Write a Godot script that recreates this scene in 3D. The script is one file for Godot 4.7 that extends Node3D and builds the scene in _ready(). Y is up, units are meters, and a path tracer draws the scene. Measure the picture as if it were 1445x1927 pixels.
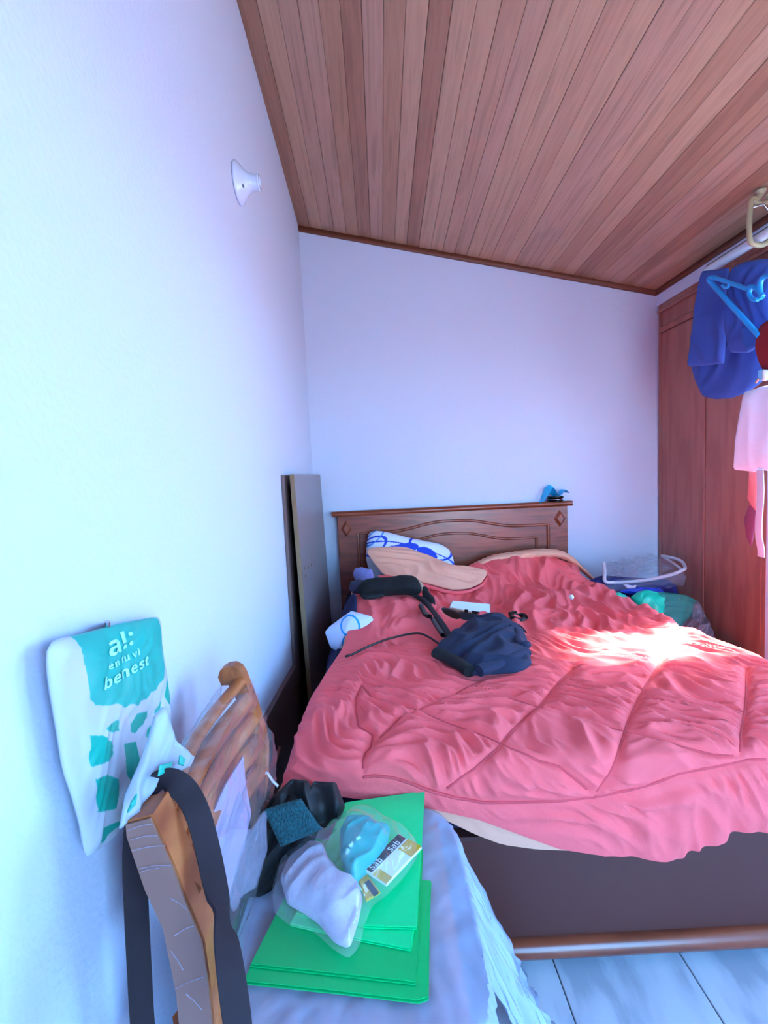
extends Node3D
# A small bedroom under a sloping wooden ceiling. x runs from the left wall to the wardrobe, y up, z from the back wall towards the viewer.

var M := {}
var taken := {}
const ROOM_X := 2.34
const ROOM_Z := 4.3


# ---------------------------------------------------------------- shapes
class Shape:
	var v := PackedVector3Array()
	var uv := PackedVector2Array()
	var tri := PackedInt32Array()

	func point(p: Vector3, t := Vector2.ZERO) -> int:
		v.append(p)
		uv.append(t)
		return v.size() - 1

	func face(a: int, b: int, c: int) -> void:   # counter-clockwise seen from outside
		tri.append(a)
		tri.append(c)
		tri.append(b)

	func flat(pts: Array, away := Vector3.INF) -> void:
		var n: Vector3 = (pts[1] - pts[0]).cross(pts[2] - pts[0])
		var mid := Vector3.ZERO
		for p in pts:
			mid += p / pts.size()
		var turn: bool = away != Vector3.INF and n.dot(mid - away) < 0.0
		var first := v.size()
		for p in pts:
			point(p)
		for k in range(1, pts.size() - 1):
			if turn:
				face(first, first + k + 1, first + k)
			else:
				face(first, first + k, first + k + 1)

	func box(c: Vector3, size: Vector3, bevel := 0.003, b := Basis.IDENTITY) -> Shape:
		var h := size / 2.0
		bevel = minf(bevel, minf(h.x, minf(h.y, h.z)) * 0.9)
		var at := func(s: Vector3, axis: int) -> Vector3:
			var q := h - Vector3.ONE * bevel
			q[axis] = h[axis]
			return c + b * (q * s)
		for a in 3:
			var e := (a + 1) % 3
			var f := (a + 2) % 3
			for s in [-1.0, 1.0]:
				var pts := []
				for k in [[-1, -1], [1, -1], [1, 1], [-1, 1]]:
					var d := Vector3.ZERO
					d[a] = s
					d[e] = k[0]
					d[f] = k[1]
					pts.append(at.call(d, a))
				flat(pts, c)
				for s2 in [-1.0, 1.0]:
					var lo := Vector3.ZERO
					lo[a] = -1
					lo[e] = s
					lo[f] = s2
					var hi := lo
					hi[a] = 1
					flat([at.call(lo, e), at.call(hi, e), at.call(hi, f), at.call(lo, f)], c)
		for x in [-1, 1]:
			for y in [-1, 1]:
				for z in [-1, 1]:
					var d := Vector3(x, y, z)
					flat([at.call(d, 0), at.call(d, 1), at.call(d, 2)], c)
		return self

	func span(lo: Vector3, hi: Vector3, bevel := 0.003) -> Shape:
		return box((lo + hi) / 2.0, (hi - lo).abs(), bevel)

	func grid(nu: int, nv: int, f: Callable, round_u := false, flip := false) -> Shape:
		var first := v.size()
		for j in nv + 1:
			for i in nu + (0 if round_u else 1):
				var t := Vector2(float(i) / nu, float(j) / nv)
				point(f.call(t.x, t.y), t)
		var w := nu if round_u else nu + 1
		for j in nv:
			for i in nu:
				var a := first + j * w + i
				var b := first + j * w + (i + 1) % w
				if flip:
					face(a, a + w, b + w)
					face(a, b + w, b)
				else:
					face(a, b, b + w)
					face(a, b + w, a + w)
		return self

	func sweep(path: Array, outline: Array, up := Vector3.ZERO, swell = null, closed := false) -> Shape:
		# outline: Vector2 points round the section; x lies across, y lies along the frame's up
		var n := path.size()
		var side := Vector3.ZERO
		var first := v.size()
		var k := outline.size()
		for i in n:
			var dir: Vector3 = (path[mini(i + 1, n - 1)] - path[maxi(i - 1, 0)]).normalized()
			if closed:
				dir = (path[(i + 1) % n] - path[(i + n - 1) % n]).normalized()
			if up != Vector3.ZERO:
				side = dir.cross(up).normalized()
			elif side == Vector3.ZERO:
				side = dir.cross(Vector3.UP if absf(dir.y) < 0.9 else Vector3.RIGHT).normalized()
			else:
				side = (side - dir * side.dot(dir)).normalized()
			var top := side.cross(dir).normalized()
			var s: float = swell.call(float(i) / (n - 1)) if swell != null else 1.0
			for q in outline:
				point(path[i] + (side * q.x + top * q.y) * s, Vector2(float(i) / n, 0))
		for i in (n if closed else n - 1):
			for j in k:
				var a := first + i * k + j
				var b := first + i * k + (j + 1) % k
				var c := first + ((i + 1) % n) * k + j
				var d := first + ((i + 1) % n) * k + (j + 1) % k
				face(a, b, d)
				face(a, d, c)
		if not closed:
			for e in [0, n - 1]:
				var pts := []
				for j in k:
					pts.append(v[first + e * k + j])
				flat(pts, path[1] if e == 0 else path[n - 2])
		return self

	func lathe(profile: Array, b: Transform3D, n := 40) -> Shape:   # profile: (radius, height)
		var first := v.size()
		for q in profile:
			for i in n:
				var t := TAU * i / n
				point(b * Vector3(cos(t) * q.x, q.y, -sin(t) * q.x))
		for j in profile.size() - 1:
			for i in n:
				var a := first + j * n + i
				var c := first + j * n + (i + 1) % n
				face(a, c, c + n)
				face(a, c + n, a + n)
		return self

	func slab(outline: Array, depth: Vector3, bevel := 0.0) -> Shape:   # a flat outline pushed along depth
		var n := outline.size()
		var mid := Vector3.ZERO
		for p in outline:
			mid += p / n
		var t1: Vector3 = (outline[1] - outline[0]).normalized()
		var nrm := depth.normalized()
		var t2 := nrm.cross(t1).normalized()
		var poly := PackedVector2Array()
		for p in outline:
			poly.append(Vector2((p - mid).dot(t1), (p - mid).dot(t2)))
		if Geometry2D.is_polygon_clockwise(poly) == false:
			pass
		var inner := poly
		if bevel > 0.0:
			var got := Geometry2D.offset_polygon(poly, -bevel)
			if got.size() == 1 and got[0].size() == n:
				# match corners to the nearest outline corner
				inner = PackedVector2Array()
				for p in poly:
					var best: Vector2 = got[0][0]
					for q in got[0]:
						if q.distance_to(p) < best.distance_to(p):
							best = q
					inner.append(best)
			else:
				bevel = 0.0
		var place := func(q: Vector2, d: float) -> Vector3: return mid + t1 * q.x + t2 * q.y + nrm * d
		var long := depth.length()
		var ids := Geometry2D.triangulate_polygon(inner)
		var centre: Vector3 = mid + depth / 2.0
		for k in range(0, ids.size(), 3):
			flat([place.call(inner[ids[k]], 0.0), place.call(inner[ids[k + 1]], 0.0), place.call(inner[ids[k + 2]], 0.0)], mid + nrm * 1e3)
			flat([place.call(inner[ids[k]], long), place.call(inner[ids[k + 1]], long), place.call(inner[ids[k + 2]], long)], mid - nrm * 1e3)
		var ccw := not Geometry2D.is_polygon_clockwise(poly)
		for i in n:
			var j := (i + 1) % n
			var rows := [[inner, 0.0], [poly, bevel], [poly, long - bevel], [inner, long]] if bevel > 0.0 else [[poly, 0.0], [poly, long]]
			for r in rows.size() - 1:
				var q := [place.call(rows[r][0][i], rows[r][1]), place.call(rows[r][0][j], rows[r][1]), place.call(rows[r + 1][0][j], rows[r + 1][1]), place.call(rows[r + 1][0][i], rows[r + 1][1])]
				if not ccw:
					q.reverse()
				flat(q)
		return self

	func mesh(shift := Vector3.ZERO) -> ArrayMesh:
		var n := PackedVector3Array()
		n.resize(v.size())
		for k in range(0, tri.size(), 3):
			var a := v[tri[k]]
			var f := (v[tri[k + 2]] - a).cross(v[tri[k + 1]] - a)
			n[tri[k]] += f
			n[tri[k + 1]] += f
			n[tri[k + 2]] += f
		var p := v.duplicate()
		for k in n.size():
			n[k] = n[k].normalized() if n[k].length_squared() > 1e-20 else Vector3.UP
			p[k] -= shift
		var a := []
		a.resize(Mesh.ARRAY_MAX)
		a[Mesh.ARRAY_VERTEX] = p
		a[Mesh.ARRAY_NORMAL] = n
		a[Mesh.ARRAY_TEX_UV] = uv
		a[Mesh.ARRAY_INDEX] = tri
		var m := ArrayMesh.new()
		m.add_surface_from_arrays(Mesh.PRIMITIVE_TRIANGLES, a)
		return m


# A soft piece with a given outline: heights rise from its rim to its middle, with folds.
class Puff:
	var c: Vector3
	var t1: Vector3
	var t2: Vector3
	var n: Vector3
	var rim := PackedFloat32Array()
	var rise: float
	var back: float
	var power: float
	var folds = null
	const COUNT := 128

	func _init(outline: Array, normal: Vector3, rise_: float, o := {}) -> void:
		n = normal.normalized()
		rise = rise_
		back = o.get("back", 0.01)
		power = o.get("power", 2.5)
		folds = o.get("folds")
		c = Vector3.ZERO
		for p in outline:
			c += p / outline.size()
		c = o.get("centre", c)
		t1 = o.get("across", Vector3.RIGHT if absf(n.x) < 0.8 else Vector3.FORWARD)
		t1 = (t1 - n * t1.dot(n)).normalized()
		t2 = n.cross(t1).normalized()
		var poly := PackedVector2Array()
		for p in outline:
			poly.append(flat2(p))
		for k in COUNT:
			var d := Vector2.from_angle(TAU * k / COUNT)
			var far := 0.004
			for i in poly.size():
				var hit = Geometry2D.segment_intersects_segment(Vector2.ZERO, d * 9.0, poly[i], poly[(i + 1) % poly.size()])
				if hit != null:
					far = maxf(far, hit.length())
			rim.append(far)
		if o.get("soft", true):
			var old := rim.duplicate()
			for k in COUNT:
				rim[k] = old[k] * 0.5 + 0.25 * (old[(k + 1) % COUNT] + old[(k + COUNT - 1) % COUNT])

	func flat2(p: Vector3) -> Vector2:
		return Vector2((p - c).dot(t1), (p - c).dot(t2))

	func reach(q: Vector2) -> float:
		var a := fposmod(q.angle() / TAU, 1.0) * COUNT
		var i := int(a) % COUNT
		return lerpf(rim[i], rim[(i + 1) % COUNT], a - floorf(a))

	func height(q: Vector2) -> float:
		var r := minf(q.length() / reach(q), 1.0)
		var h := rise * sqrt(maxf(0.0, 1.0 - pow(r, power)))
		if folds != null:
			h += folds.call(q, r) * minf(1.0, (1.0 - r) * 6.0)
		return h

	func on(q: Vector2, lift := 0.0) -> Vector3:
		return c + t1 * q.x + t2 * q.y + n * (height(q) + lift)

	func shape(rings := 30) -> Shape:
		var s := Shape.new()
		for side in 2:
			var first := s.v.size()
			s.point(on(Vector2.ZERO) if side == 0 else c - n * back, Vector2.ZERO)
			for j in range(1, rings + 1):
				var r := sin(PI / 2 * j / rings)
				for i in COUNT:
					var q := Vector2.from_angle(TAU * i / COUNT) * rim[i] * r
					s.point(on(q) if side == 0 else c + t1 * q.x + t2 * q.y - n * back * sqrt(maxf(0.0, 1.0 - r * r)), q)
			for i in COUNT:
				var i2 := (i + 1) % COUNT
				if side == 0:
					s.face(first, first + 1 + i, first + 1 + i2)
				else:
					s.face(first, first + 1 + i2, first + 1 + i)
				for j in rings - 1:
					var a := first + 1 + j * COUNT + i
					var b := first + 1 + j * COUNT + i2
					if side == 0:
						s.face(a, a + COUNT, b + COUNT)
						s.face(a, b + COUNT, b)
					else:
						s.face(a, b + COUNT, a + COUNT)
						s.face(a, b, b + COUNT)
			rings = mini(rings, 8)
		return s


static func ring(r: float, n := 10, squash := 1.0) -> Array:
	var out := []
	for k in n:
		out.append(Vector2(cos(TAU * k / n) * r, sin(TAU * k / n) * r * squash))
	return out


static func strip(w: float, t: float) -> Array:
	return [Vector2(-w / 2, -t / 2), Vector2(w / 2, -t / 2), Vector2(w / 2 + t * 0.3, 0), Vector2(w / 2, t / 2), Vector2(-w / 2, t / 2), Vector2(-w / 2 - t * 0.3, 0)]


static func smooth(path: Array, steps := 8) -> Array:
	var out := []
	for i in path.size() - 1:
		for k in steps:
			out.append(path[i].cubic_interpolate(path[i + 1], path[maxi(i - 1, 0)], path[mini(i + 2, path.size() - 1)], float(k) / steps))
	out.append(path[-1])
	return out


func noise(seed_: int, freq: float, octaves := 3, ridged := false) -> FastNoiseLite:
	var f := FastNoiseLite.new()
	f.seed = seed_
	f.noise_type = FastNoiseLite.TYPE_SIMPLEX_SMOOTH
	f.frequency = freq
	f.fractal_octaves = octaves
	f.fractal_type = FastNoiseLite.FRACTAL_RIDGED if ridged else FastNoiseLite.FRACTAL_FBM
	return f


# folds of crumpled cloth: creases run along `lie` (radians), amp metres, `width` metres between them
func folds(seed_: int, amp: float, width: float, lie := 0.0, longer := 3.0) -> Callable:
	var a := noise(seed_, 0.55 / width, 1)
	var w := noise(seed_ + 7, 0.25 / width, 1)
	return func(q: Vector2, _r: float) -> float:
		var p := q.rotated(-lie)
		var bend := w.get_noise_2d(q.x, q.y) * width * 1.2
		var k := a.get_noise_2d((p.x + bend) / longer, p.y + bend)
		var k2 := a.get_noise_2d((p.x - bend) / longer * 2.1 + 5.0, p.y * 2.3 + bend)
		return amp * (0.55 - 2.0 * sqrt(k * k + 0.006)) + amp * 0.3 * k2


# ---------------------------------------------------------------- objects
func numbered(called: String, parent: Node) -> String:
	var out := called
	var k := 0
	while parent.has_node(NodePath(out)):
		k += 1
		out = "%s_%03d" % [called, k]
	return out


func origin(n: Node) -> Vector3:
	return Vector3.ZERO if n == self else n.position + origin(n.get_parent())


func part(called: String, s: Shape, m: Material, parent: Node = self) -> MeshInstance3D:
	var o := MeshInstance3D.new()
	o.name = numbered(called, parent)
	o.mesh = s.mesh(origin(parent))
	o.material_override = m
	parent.add_child(o, true)
	return o


func tag(o: Node, label: String, category: String, group := "", kind := "") -> Node:
	o.set_meta("label", label)
	if category:
		o.set_meta("category", category)
	if group:
		o.set_meta("group", group)
	if kind:
		o.set_meta("kind", kind)
	return o


func thing(called: String, label: String, category: String, at := Vector3.ZERO, group := "") -> Node3D:
	var o := Node3D.new()
	o.name = numbered(called, self)
	add_child(o, true)
	o.position = at
	tag(o, label, category, group)
	return o


func setting(called: String, s: Shape, m: Material, label: String) -> MeshInstance3D:
	var o := part(called, s, m)
	o.set_meta("label", label)
	o.set_meta("kind", "structure")
	o.set_meta("category", called.split("_")[0])
	return o


func mat(called: String, c: Color, rough := 0.6, o := {}) -> StandardMaterial3D:
	var m := StandardMaterial3D.new()
	m.resource_name = called
	m.albedo_color = c
	m.roughness = rough
	m.cull_mode = BaseMaterial3D.CULL_DISABLED
	for k in o:
		m.set(k, o[k])
	M[called] = m
	return m


func grain(seed_: int, freq: float, colors: Array, w := 256, octaves := 4, warp := 0.0) -> NoiseTexture2D:
	var t := NoiseTexture2D.new()
	t.width = w
	t.height = w
	t.seamless = true
	t.noise = noise(seed_, freq, octaves)
	if warp > 0.0:
		t.noise.domain_warp_enabled = true
		t.noise.domain_warp_amplitude = warp
		t.noise.domain_warp_frequency = freq
	var g := Gradient.new()
	g.offsets = PackedFloat32Array()
	g.colors = PackedColorArray()
	var offs := PackedFloat32Array()
	var cols := PackedColorArray()
	for k in colors.size():
		offs.append(0.25 + 0.5 * k / maxf(1, colors.size() - 1))
		cols.append(colors[k])
	g.offsets = offs
	g.colors = cols
	t.color_ramp = g
	return t


func bumps(seed_: int, freq: float, w := 256, octaves := 3) -> NoiseTexture2D:
	return grain(seed_, freq, [Color.BLACK, Color.WHITE], w, octaves)


func clear(called: String, alpha: float, c := Color(0.95, 0.97, 1.0), rough := 0.08) -> StandardMaterial3D:
	return mat(called, Color(c, alpha), rough, {"transparency": BaseMaterial3D.TRANSPARENCY_ALPHA})


func cloth(called: String, c: Color, seed_: int, scale := 40.0, o := {}) -> StandardMaterial3D:
	var d := {"uv1_triplanar": true, "uv1_scale": Vector3.ONE * scale, "heightmap_enabled": true, "heightmap_texture": bumps(seed_, 0.08, 128), "heightmap_scale": 0.05, "rim_enabled": true, "rim": 0.25, "rim_tint": 0.6}
	d.merge(o, true)
	return mat(called, c, 0.85, d)


func ceiling_y(x: float, z: float) -> float:
	return 2.905 - 0.217 * x + 0.12 * (1.0 - x / 2.4) * z


func _ready() -> void:
	# ------------------------------------------------ camera, sky, sun, exposure
	var cam := Camera3D.new()
	cam.name = "camera"
	cam.position = Vector3(0.4501, 1.2700, 3.2500)
	cam.rotation_degrees = Vector3(-4.4043, -0.3595, -2.6517)
	cam.fov = 93.91
	cam.near = 0.02
	add_child(cam)
	cam.current = true

	var env := Environment.new()
	env.tonemap_mode = Environment.TONE_MAPPER_LINEAR
	env.tonemap_exposure = 2.6
	env.sdfgi_enabled = true
	env.ssao_enabled = true
	env.ssil_enabled = true
	env.background_mode = Environment.BG_SKY
	var sky := Sky.new()
	var air := ProceduralSkyMaterial.new()
	air.sky_top_color = Color(0.42, 0.7, 1.0)
	air.sky_horizon_color = Color(0.6, 0.84, 1.0)
	air.ground_bottom_color = Color(0.5, 0.56, 0.62)
	air.ground_horizon_color = Color(0.6, 0.78, 0.94)
	air.energy_multiplier = 1.0
	sky.sky_material = air
	env.sky = sky
	env.background_energy_multiplier = 11.0
	var we := WorldEnvironment.new()
	we.name = "daylight"
	we.environment = env
	add_child(we)

	var sun := DirectionalLight3D.new()
	sun.name = "sun"
	sun.light_color = Color(1.0, 0.93, 0.86)
	sun.light_energy = 9.0
	sun.light_angular_distance = 3.0
	sun.shadow_enabled = true
	add_child(sun)
	sun.look_at_from_position(Vector3(2.34, 1.6, 1.15), Vector3(1.4, 0.58, 1.29))

	materials()
	shell()
	bed()
	quilt()
	bedding()
	on_the_bed()
	boards()
	chair()
	on_the_chair()
	wall_bag()
	fittings()
	wardrobe()
	laundry()
	floor_bags()


func materials() -> void:
	var relief := bumps(5, 0.05, 512, 3)
	mat("wall_paint", Color(0.80, 0.81, 0.88), 0.7, {"uv1_triplanar": true, "uv1_world_triplanar": true, "uv1_scale": Vector3.ONE * 2.2, "heightmap_enabled": true, "heightmap_texture": relief, "heightmap_scale": 0.04})
	for k in 5:
		var base: Color = [Color(0.7, 0.52, 0.42), Color(0.67, 0.49, 0.38), Color(0.72, 0.55, 0.44), Color(0.63, 0.44, 0.34), Color(0.7, 0.53, 0.44)][k]
		var tex := grain(30 + k, 0.008, [base.darkened(0.12), base, base.lightened(0.03), base.darkened(0.06), base.lightened(0.04)], 512, 3, 25.0)
		mat("ceiling_wood_%d" % k, Color.WHITE, 0.42, {"albedo_texture": tex, "uv1_triplanar": true, "uv1_world_triplanar": true, "uv1_scale": Vector3(5.0, 5.0, 0.22), "uv1_offset": Vector3(0.37 * k, 0.2 * k, 0.61 * k)})
	mat("dark_gap", Color(0.1, 0.06, 0.045), 0.8)
	mat("trim_wood", Color(0.42, 0.2, 0.12), 0.5)
	var red := Color(0.56, 0.25, 0.15)
	mat("bed_wood", Color.WHITE, 0.32, {"albedo_texture": grain(50, 0.015, [red.darkened(0.16), red, red.lightened(0.03)], 256, 4, 20.0), "uv1_triplanar": true, "uv1_scale": Vector3(0.8, 8.0, 8.0), "clearcoat_enabled": true, "clearcoat": 0.35, "clearcoat_roughness": 0.2})
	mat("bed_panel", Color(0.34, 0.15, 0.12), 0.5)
	mat("wardrobe_wood", Color.WHITE, 0.4, {"albedo_texture": grain(51, 0.012, [Color(0.6, 0.34, 0.28), Color(0.64, 0.38, 0.32), Color(0.66, 0.4, 0.33)], 256, 4, 20.0), "uv1_triplanar": true, "uv1_world_triplanar": true, "uv1_scale": Vector3(4.0, 0.6, 4.0)})
	mat("board_face", Color(0.52, 0.47, 0.48), 0.35)
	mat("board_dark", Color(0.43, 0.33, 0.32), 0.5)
	mat("chipboard", Color(0.62, 0.5, 0.38), 0.8, {"uv1_triplanar": true, "uv1_scale": Vector3.ONE * 14.0, "albedo_texture": grain(9, 0.2, [Color(0.75, 0.7, 0.65), Color.WHITE], 128)})
	mat("tile", Color.WHITE, 0.3, {"albedo_texture": grain(60, 0.01, [Color(0.7, 0.73, 0.77), Color(0.82, 0.84, 0.87), Color(0.86, 0.88, 0.9)], 256, 5, 40.0), "uv1_triplanar": true, "uv1_world_triplanar": true, "uv1_scale": Vector3(2.5, 2.5, 0.7)})
	mat("grout", Color(0.25, 0.26, 0.28), 0.9)
	cloth("quilt_pink", Color(1.0, 0.4, 0.41), 70)
	cloth("quilt_peach", Color(0.97, 0.68, 0.56), 71)
	cloth("navy_sheet", Color(0.05, 0.07, 0.24), 72)
	cloth("black_cloth", Color(0.025, 0.025, 0.032), 73)
	cloth("navy_cloth", Color(0.07, 0.12, 0.24), 74)
	cloth("trouser_cloth", Color(0.2, 0.32, 0.64), 75)
	cloth("red_cloth", Color(0.5, 0.02, 0.08), 76)
	cloth("white_cloth", Color(0.72, 0.7, 0.77), 77)
	cloth("lilac_cloth", Color(0.52, 0.5, 0.72), 78)
	cloth("pink_cloth", Color(0.85, 0.5, 0.5), 79)
	cloth("mauve_cloth", Color(0.5, 0.22, 0.34), 80)
	cloth("teal_felt", Color(0.04, 0.35, 0.38), 81, 25.0, {"heightmap_scale": 0.3, "albedo_texture": grain(82, 0.05, [Color(0.55, 0.6, 0.65), Color.WHITE], 128)})
	mat("black_plastic", Color(0.02, 0.02, 0.024), 0.25)
	mat("strap_black", Color(0.14, 0.08, 0.11), 0.85)
	mat("white_plastic", Color(0.86, 0.87, 0.9), 0.25)
	mat("ceramic", Color(0.8, 0.82, 0.9), 0.12, {"clearcoat_enabled": true, "clearcoat": 0.6})
	mat("paper", Color(0.88, 0.93, 0.93), 0.8)
	mat("card", Color(0.75, 0.6, 0.5), 0.8)
	mat("chrome", Color(0.8, 0.8, 0.82), 0.2, {"metallic": 1.0})
	mat("chair_wood", Color.WHITE, 0.4, {"albedo_texture": grain(90, 0.012, [Color(0.55, 0.27, 0.14), Color(0.68, 0.37, 0.2), Color(0.75, 0.44, 0.24)], 256, 4, 20.0), "uv1_triplanar": true, "uv1_world_triplanar": true, "uv1_scale": Vector3(6.0, 3.0, 1.5)})
	mat("chair_wood_dull", Color(0.54, 0.36, 0.29), 0.35, {"clearcoat_enabled": true, "clearcoat": 0.25, "clearcoat_roughness": 0.15})
	mat("foam", Color(0.66, 0.58, 0.7), 0.7)
	mat("folder_green", Color(0.0, 0.74, 0.4), 0.3)
	mat("folder_green_pale", Color(0.0, 0.88, 0.53), 0.3)
	mat("teal_plastic", Color(0.0, 0.66, 0.66), 0.3)
	mat("teal_bag", Color(0.03, 0.75, 0.6), 0.35)
	mat("teal_film", Color(0.15, 0.5, 0.45, 0.62), 0.4, {"transparency": BaseMaterial3D.TRANSPARENCY_ALPHA})
	mat("blue_plastic", Color(0.1, 0.8, 1.0), 0.3, {"backlight_enabled": true, "backlight": Color(0.0, 0.25, 0.4)})
	mat("hanger_blue", Color(0.1, 0.6, 0.88), 0.3)
	mat("yellow_print", Color(0.8, 0.66, 0.12), 0.5)
	mat("black_print", Color(0.05, 0.05, 0.09), 0.5)
	mat("cream_plastic", Color(0.68, 0.62, 0.48), 0.4)
	mat("peg", Color(0.45, 0.75, 0.9), 0.4)
	mat("grey_bag", Color(0.4, 0.38, 0.42, 0.7), 0.35, {"transparency": BaseMaterial3D.TRANSPARENCY_ALPHA})
	mat("blue_cloth", Color(0.04, 0.07, 0.36), 0.7)
	mat("milky", Color(0.78, 0.84, 0.95, 0.5), 0.32, {"transparency": BaseMaterial3D.TRANSPARENCY_ALPHA})
	mat("film_milky", Color(0.7, 0.67, 0.76, 0.2), 0.3, {"transparency": BaseMaterial3D.TRANSPARENCY_ALPHA})
	clear("film", 0.05)
	clear("glass", 0.05, Color(0.96, 1.0, 1.0), 0.02)
	mat("bag_seam", Color(0.8, 0.77, 0.8), 0.5)
	mat("outdoor_stone", Color(0.6, 0.6, 0.6), 0.9)


# ---------------------------------------------------------------- the room
func shell() -> void:
	var w: Material = M.wall_paint
	setting("wall_left", Shape.new().span(Vector3(-0.15, -0.1, -0.15), Vector3(0, 3.7, ROOM_Z + 0.15), 0), w, "white painted left wall, brightly lit from the window side")
	setting("wall_back", Shape.new().span(Vector3(0, -0.1, -0.15), Vector3(ROOM_X + 0.8, 3.3, 0), 0), w, "white painted back wall behind the headboard")
	# right wall: wardrobe niche first, then a window and an added second one
	var r := Shape.new()
	var x0 := ROOM_X
	var x1 := ROOM_X + 0.16
	r.span(Vector3(x0, 2.3, 0), Vector3(x0 + 0.62, 2.75, 0.93), 0)
	r.span(Vector3(x0, -0.1, 0.93), Vector3(x1, 0.85, ROOM_Z), 0)
	r.span(Vector3(x0, 2.08, 0.93), Vector3(x1, 2.75, ROOM_Z), 0)
	r.span(Vector3(x0, 0.85, 0.93), Vector3(x1, 2.08, 0.985), 0)
	r.span(Vector3(x0, 0.85, 2.0), Vector3(x1, 2.08, 2.45), 0)
	r.span(Vector3(x0, 0.85, 3.15), Vector3(x1, 2.08, ROOM_Z), 0)
	r.span(Vector3(x0 + 0.62, -0.1, 0), Vector3(x0 + 0.78, 2.75, 1.08), 0)
	r.span(Vector3(x1, -0.1, 0.935), Vector3(x0 + 0.62, 2.75, 1.08), 0)
	setting("wall_right", r, w, "white right wall with a strip of plaster above the wardrobe")
	var fr := Shape.new()
	fr.span(Vector3(0, -0.1, ROOM_Z), Vector3(1.0, 3.7, ROOM_Z + 0.15), 0)
	fr.span(Vector3(1.0, 2.15, ROOM_Z), Vector3(2.2, 3.7, ROOM_Z + 0.15), 0)
	fr.span(Vector3(2.2, -0.1, ROOM_Z), Vector3(ROOM_X + 0.16, 3.7, ROOM_Z + 0.15), 0)
	fr.span(Vector3(1.0, -0.1, ROOM_Z), Vector3(2.2, 0.0, ROOM_Z + 0.15), 0)
	setting("wall_front", fr, w, "white wall behind the viewer with an added glazed door")
	for q in [["window_1", 0.985, 2.0], ["window_added_2", 2.45, 3.15]]:  # the second window is added to light the left wall near the viewer
		var f := Shape.new()
		for z in [q[1] + 0.02, q[2] - 0.02]:
			f.span(Vector3(x0 + 0.05, 0.85, z - 0.02), Vector3(x0 + 0.1, 2.08, z + 0.02))
		f.span(Vector3(x0 + 0.05, 0.85, q[1] + 0.04), Vector3(x0 + 0.1, 0.89, q[2] - 0.04))
		f.span(Vector3(x0 + 0.05, 2.04, q[1] + 0.04), Vector3(x0 + 0.1, 2.08, q[2] - 0.04))
		var o := setting(q[0], f, M.white_plastic, "unseen white framed window in the right wall beyond the wardrobe")
		part("pane", Shape.new().span(Vector3(x0 + 0.072, 0.88, q[1] + 0.03), Vector3(x0 + 0.078, 2.05, q[2] - 0.03), 0.001), M.glass, o)
	var dr := Shape.new()  # glazed opening added out of view, for ambient daylight from the front
	for x in [1.03, 2.17]:
		dr.span(Vector3(x - 0.03, 0, ROOM_Z + 0.05), Vector3(x + 0.03, 2.15, ROOM_Z + 0.1))
	dr.span(Vector3(1.06, 2.09, ROOM_Z + 0.05), Vector3(2.14, 2.15, ROOM_Z + 0.1))
	dr.span(Vector3(1.06, 0.0, ROOM_Z + 0.05), Vector3(2.14, 0.12, ROOM_Z + 0.1))
	var door := setting("door_1", dr, M.white_plastic, "white glazed door added behind the viewer for more daylight")
	part("pane", Shape.new().span(Vector3(1.05, 0.1, ROOM_Z + 0.072), Vector3(2.15, 2.1, ROOM_Z + 0.078), 0.001), M.glass, door)
	# unseen awning, added to keep the sun off the near half of the room
	var aw := setting("awning_added_3", Shape.new().span(Vector3(x1, 2.2, 1.45), Vector3(x1 + 1.5, 2.3, ROOM_Z + 0.2)), M.outdoor_stone, "unseen concrete awning added outside to block the sun from the near half")
	aw.set_meta("category", "awning")

	# floor: a screed with pale tiles laid on it
	var floor_ := setting("floor", Shape.new().span(Vector3(-0.15, -0.12, -0.15), Vector3(ROOM_X + 0.8, -0.004, ROOM_Z + 0.15), 0), M.grout, "pale grey tiled floor with dark joints")
	for i in range(-3, 8):
		for j in range(-6, 7):
			var lo := Vector3(maxf(0.0, 0.842 + 0.33 * i), -0.012, maxf(0.0, 2.33 + 0.33 * j))
			var hi := Vector3(minf(ROOM_X + 0.6, 0.842 + 0.33 * (i + 1) - 0.003), 0.0, minf(ROOM_Z, 2.33 + 0.33 * (j + 1) - 0.003))
			if hi.x - lo.x > 0.02 and hi.z - lo.z > 0.02:
				part("tile", Shape.new().span(lo, hi, 0.0015), M.tile, floor_)

	# ceiling: narrow boards running from the back wall towards the viewer
	var slab := Shape.new()
	slab.grid(24, 24, func(u: float, v: float) -> Vector3: return Vector3(u * 2.5, ceiling_y(u * 2.5, v * 4.45 - 0.1) + 0.014, v * 4.45 - 0.1))
	slab.grid(24, 24, func(u: float, v: float) -> Vector3: return Vector3(u * 2.5, ceiling_y(u * 2.5, v * 4.45 - 0.1) + 0.2, v * 4.45 - 0.1), false, true)
	var ceil_ := setting("ceiling", slab, M.dark_gap, "sloping ceiling of narrow varnished wooden boards")
	var rng := RandomNumberGenerator.new()
	rng.seed = 11
	var wide := 0.0775
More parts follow.
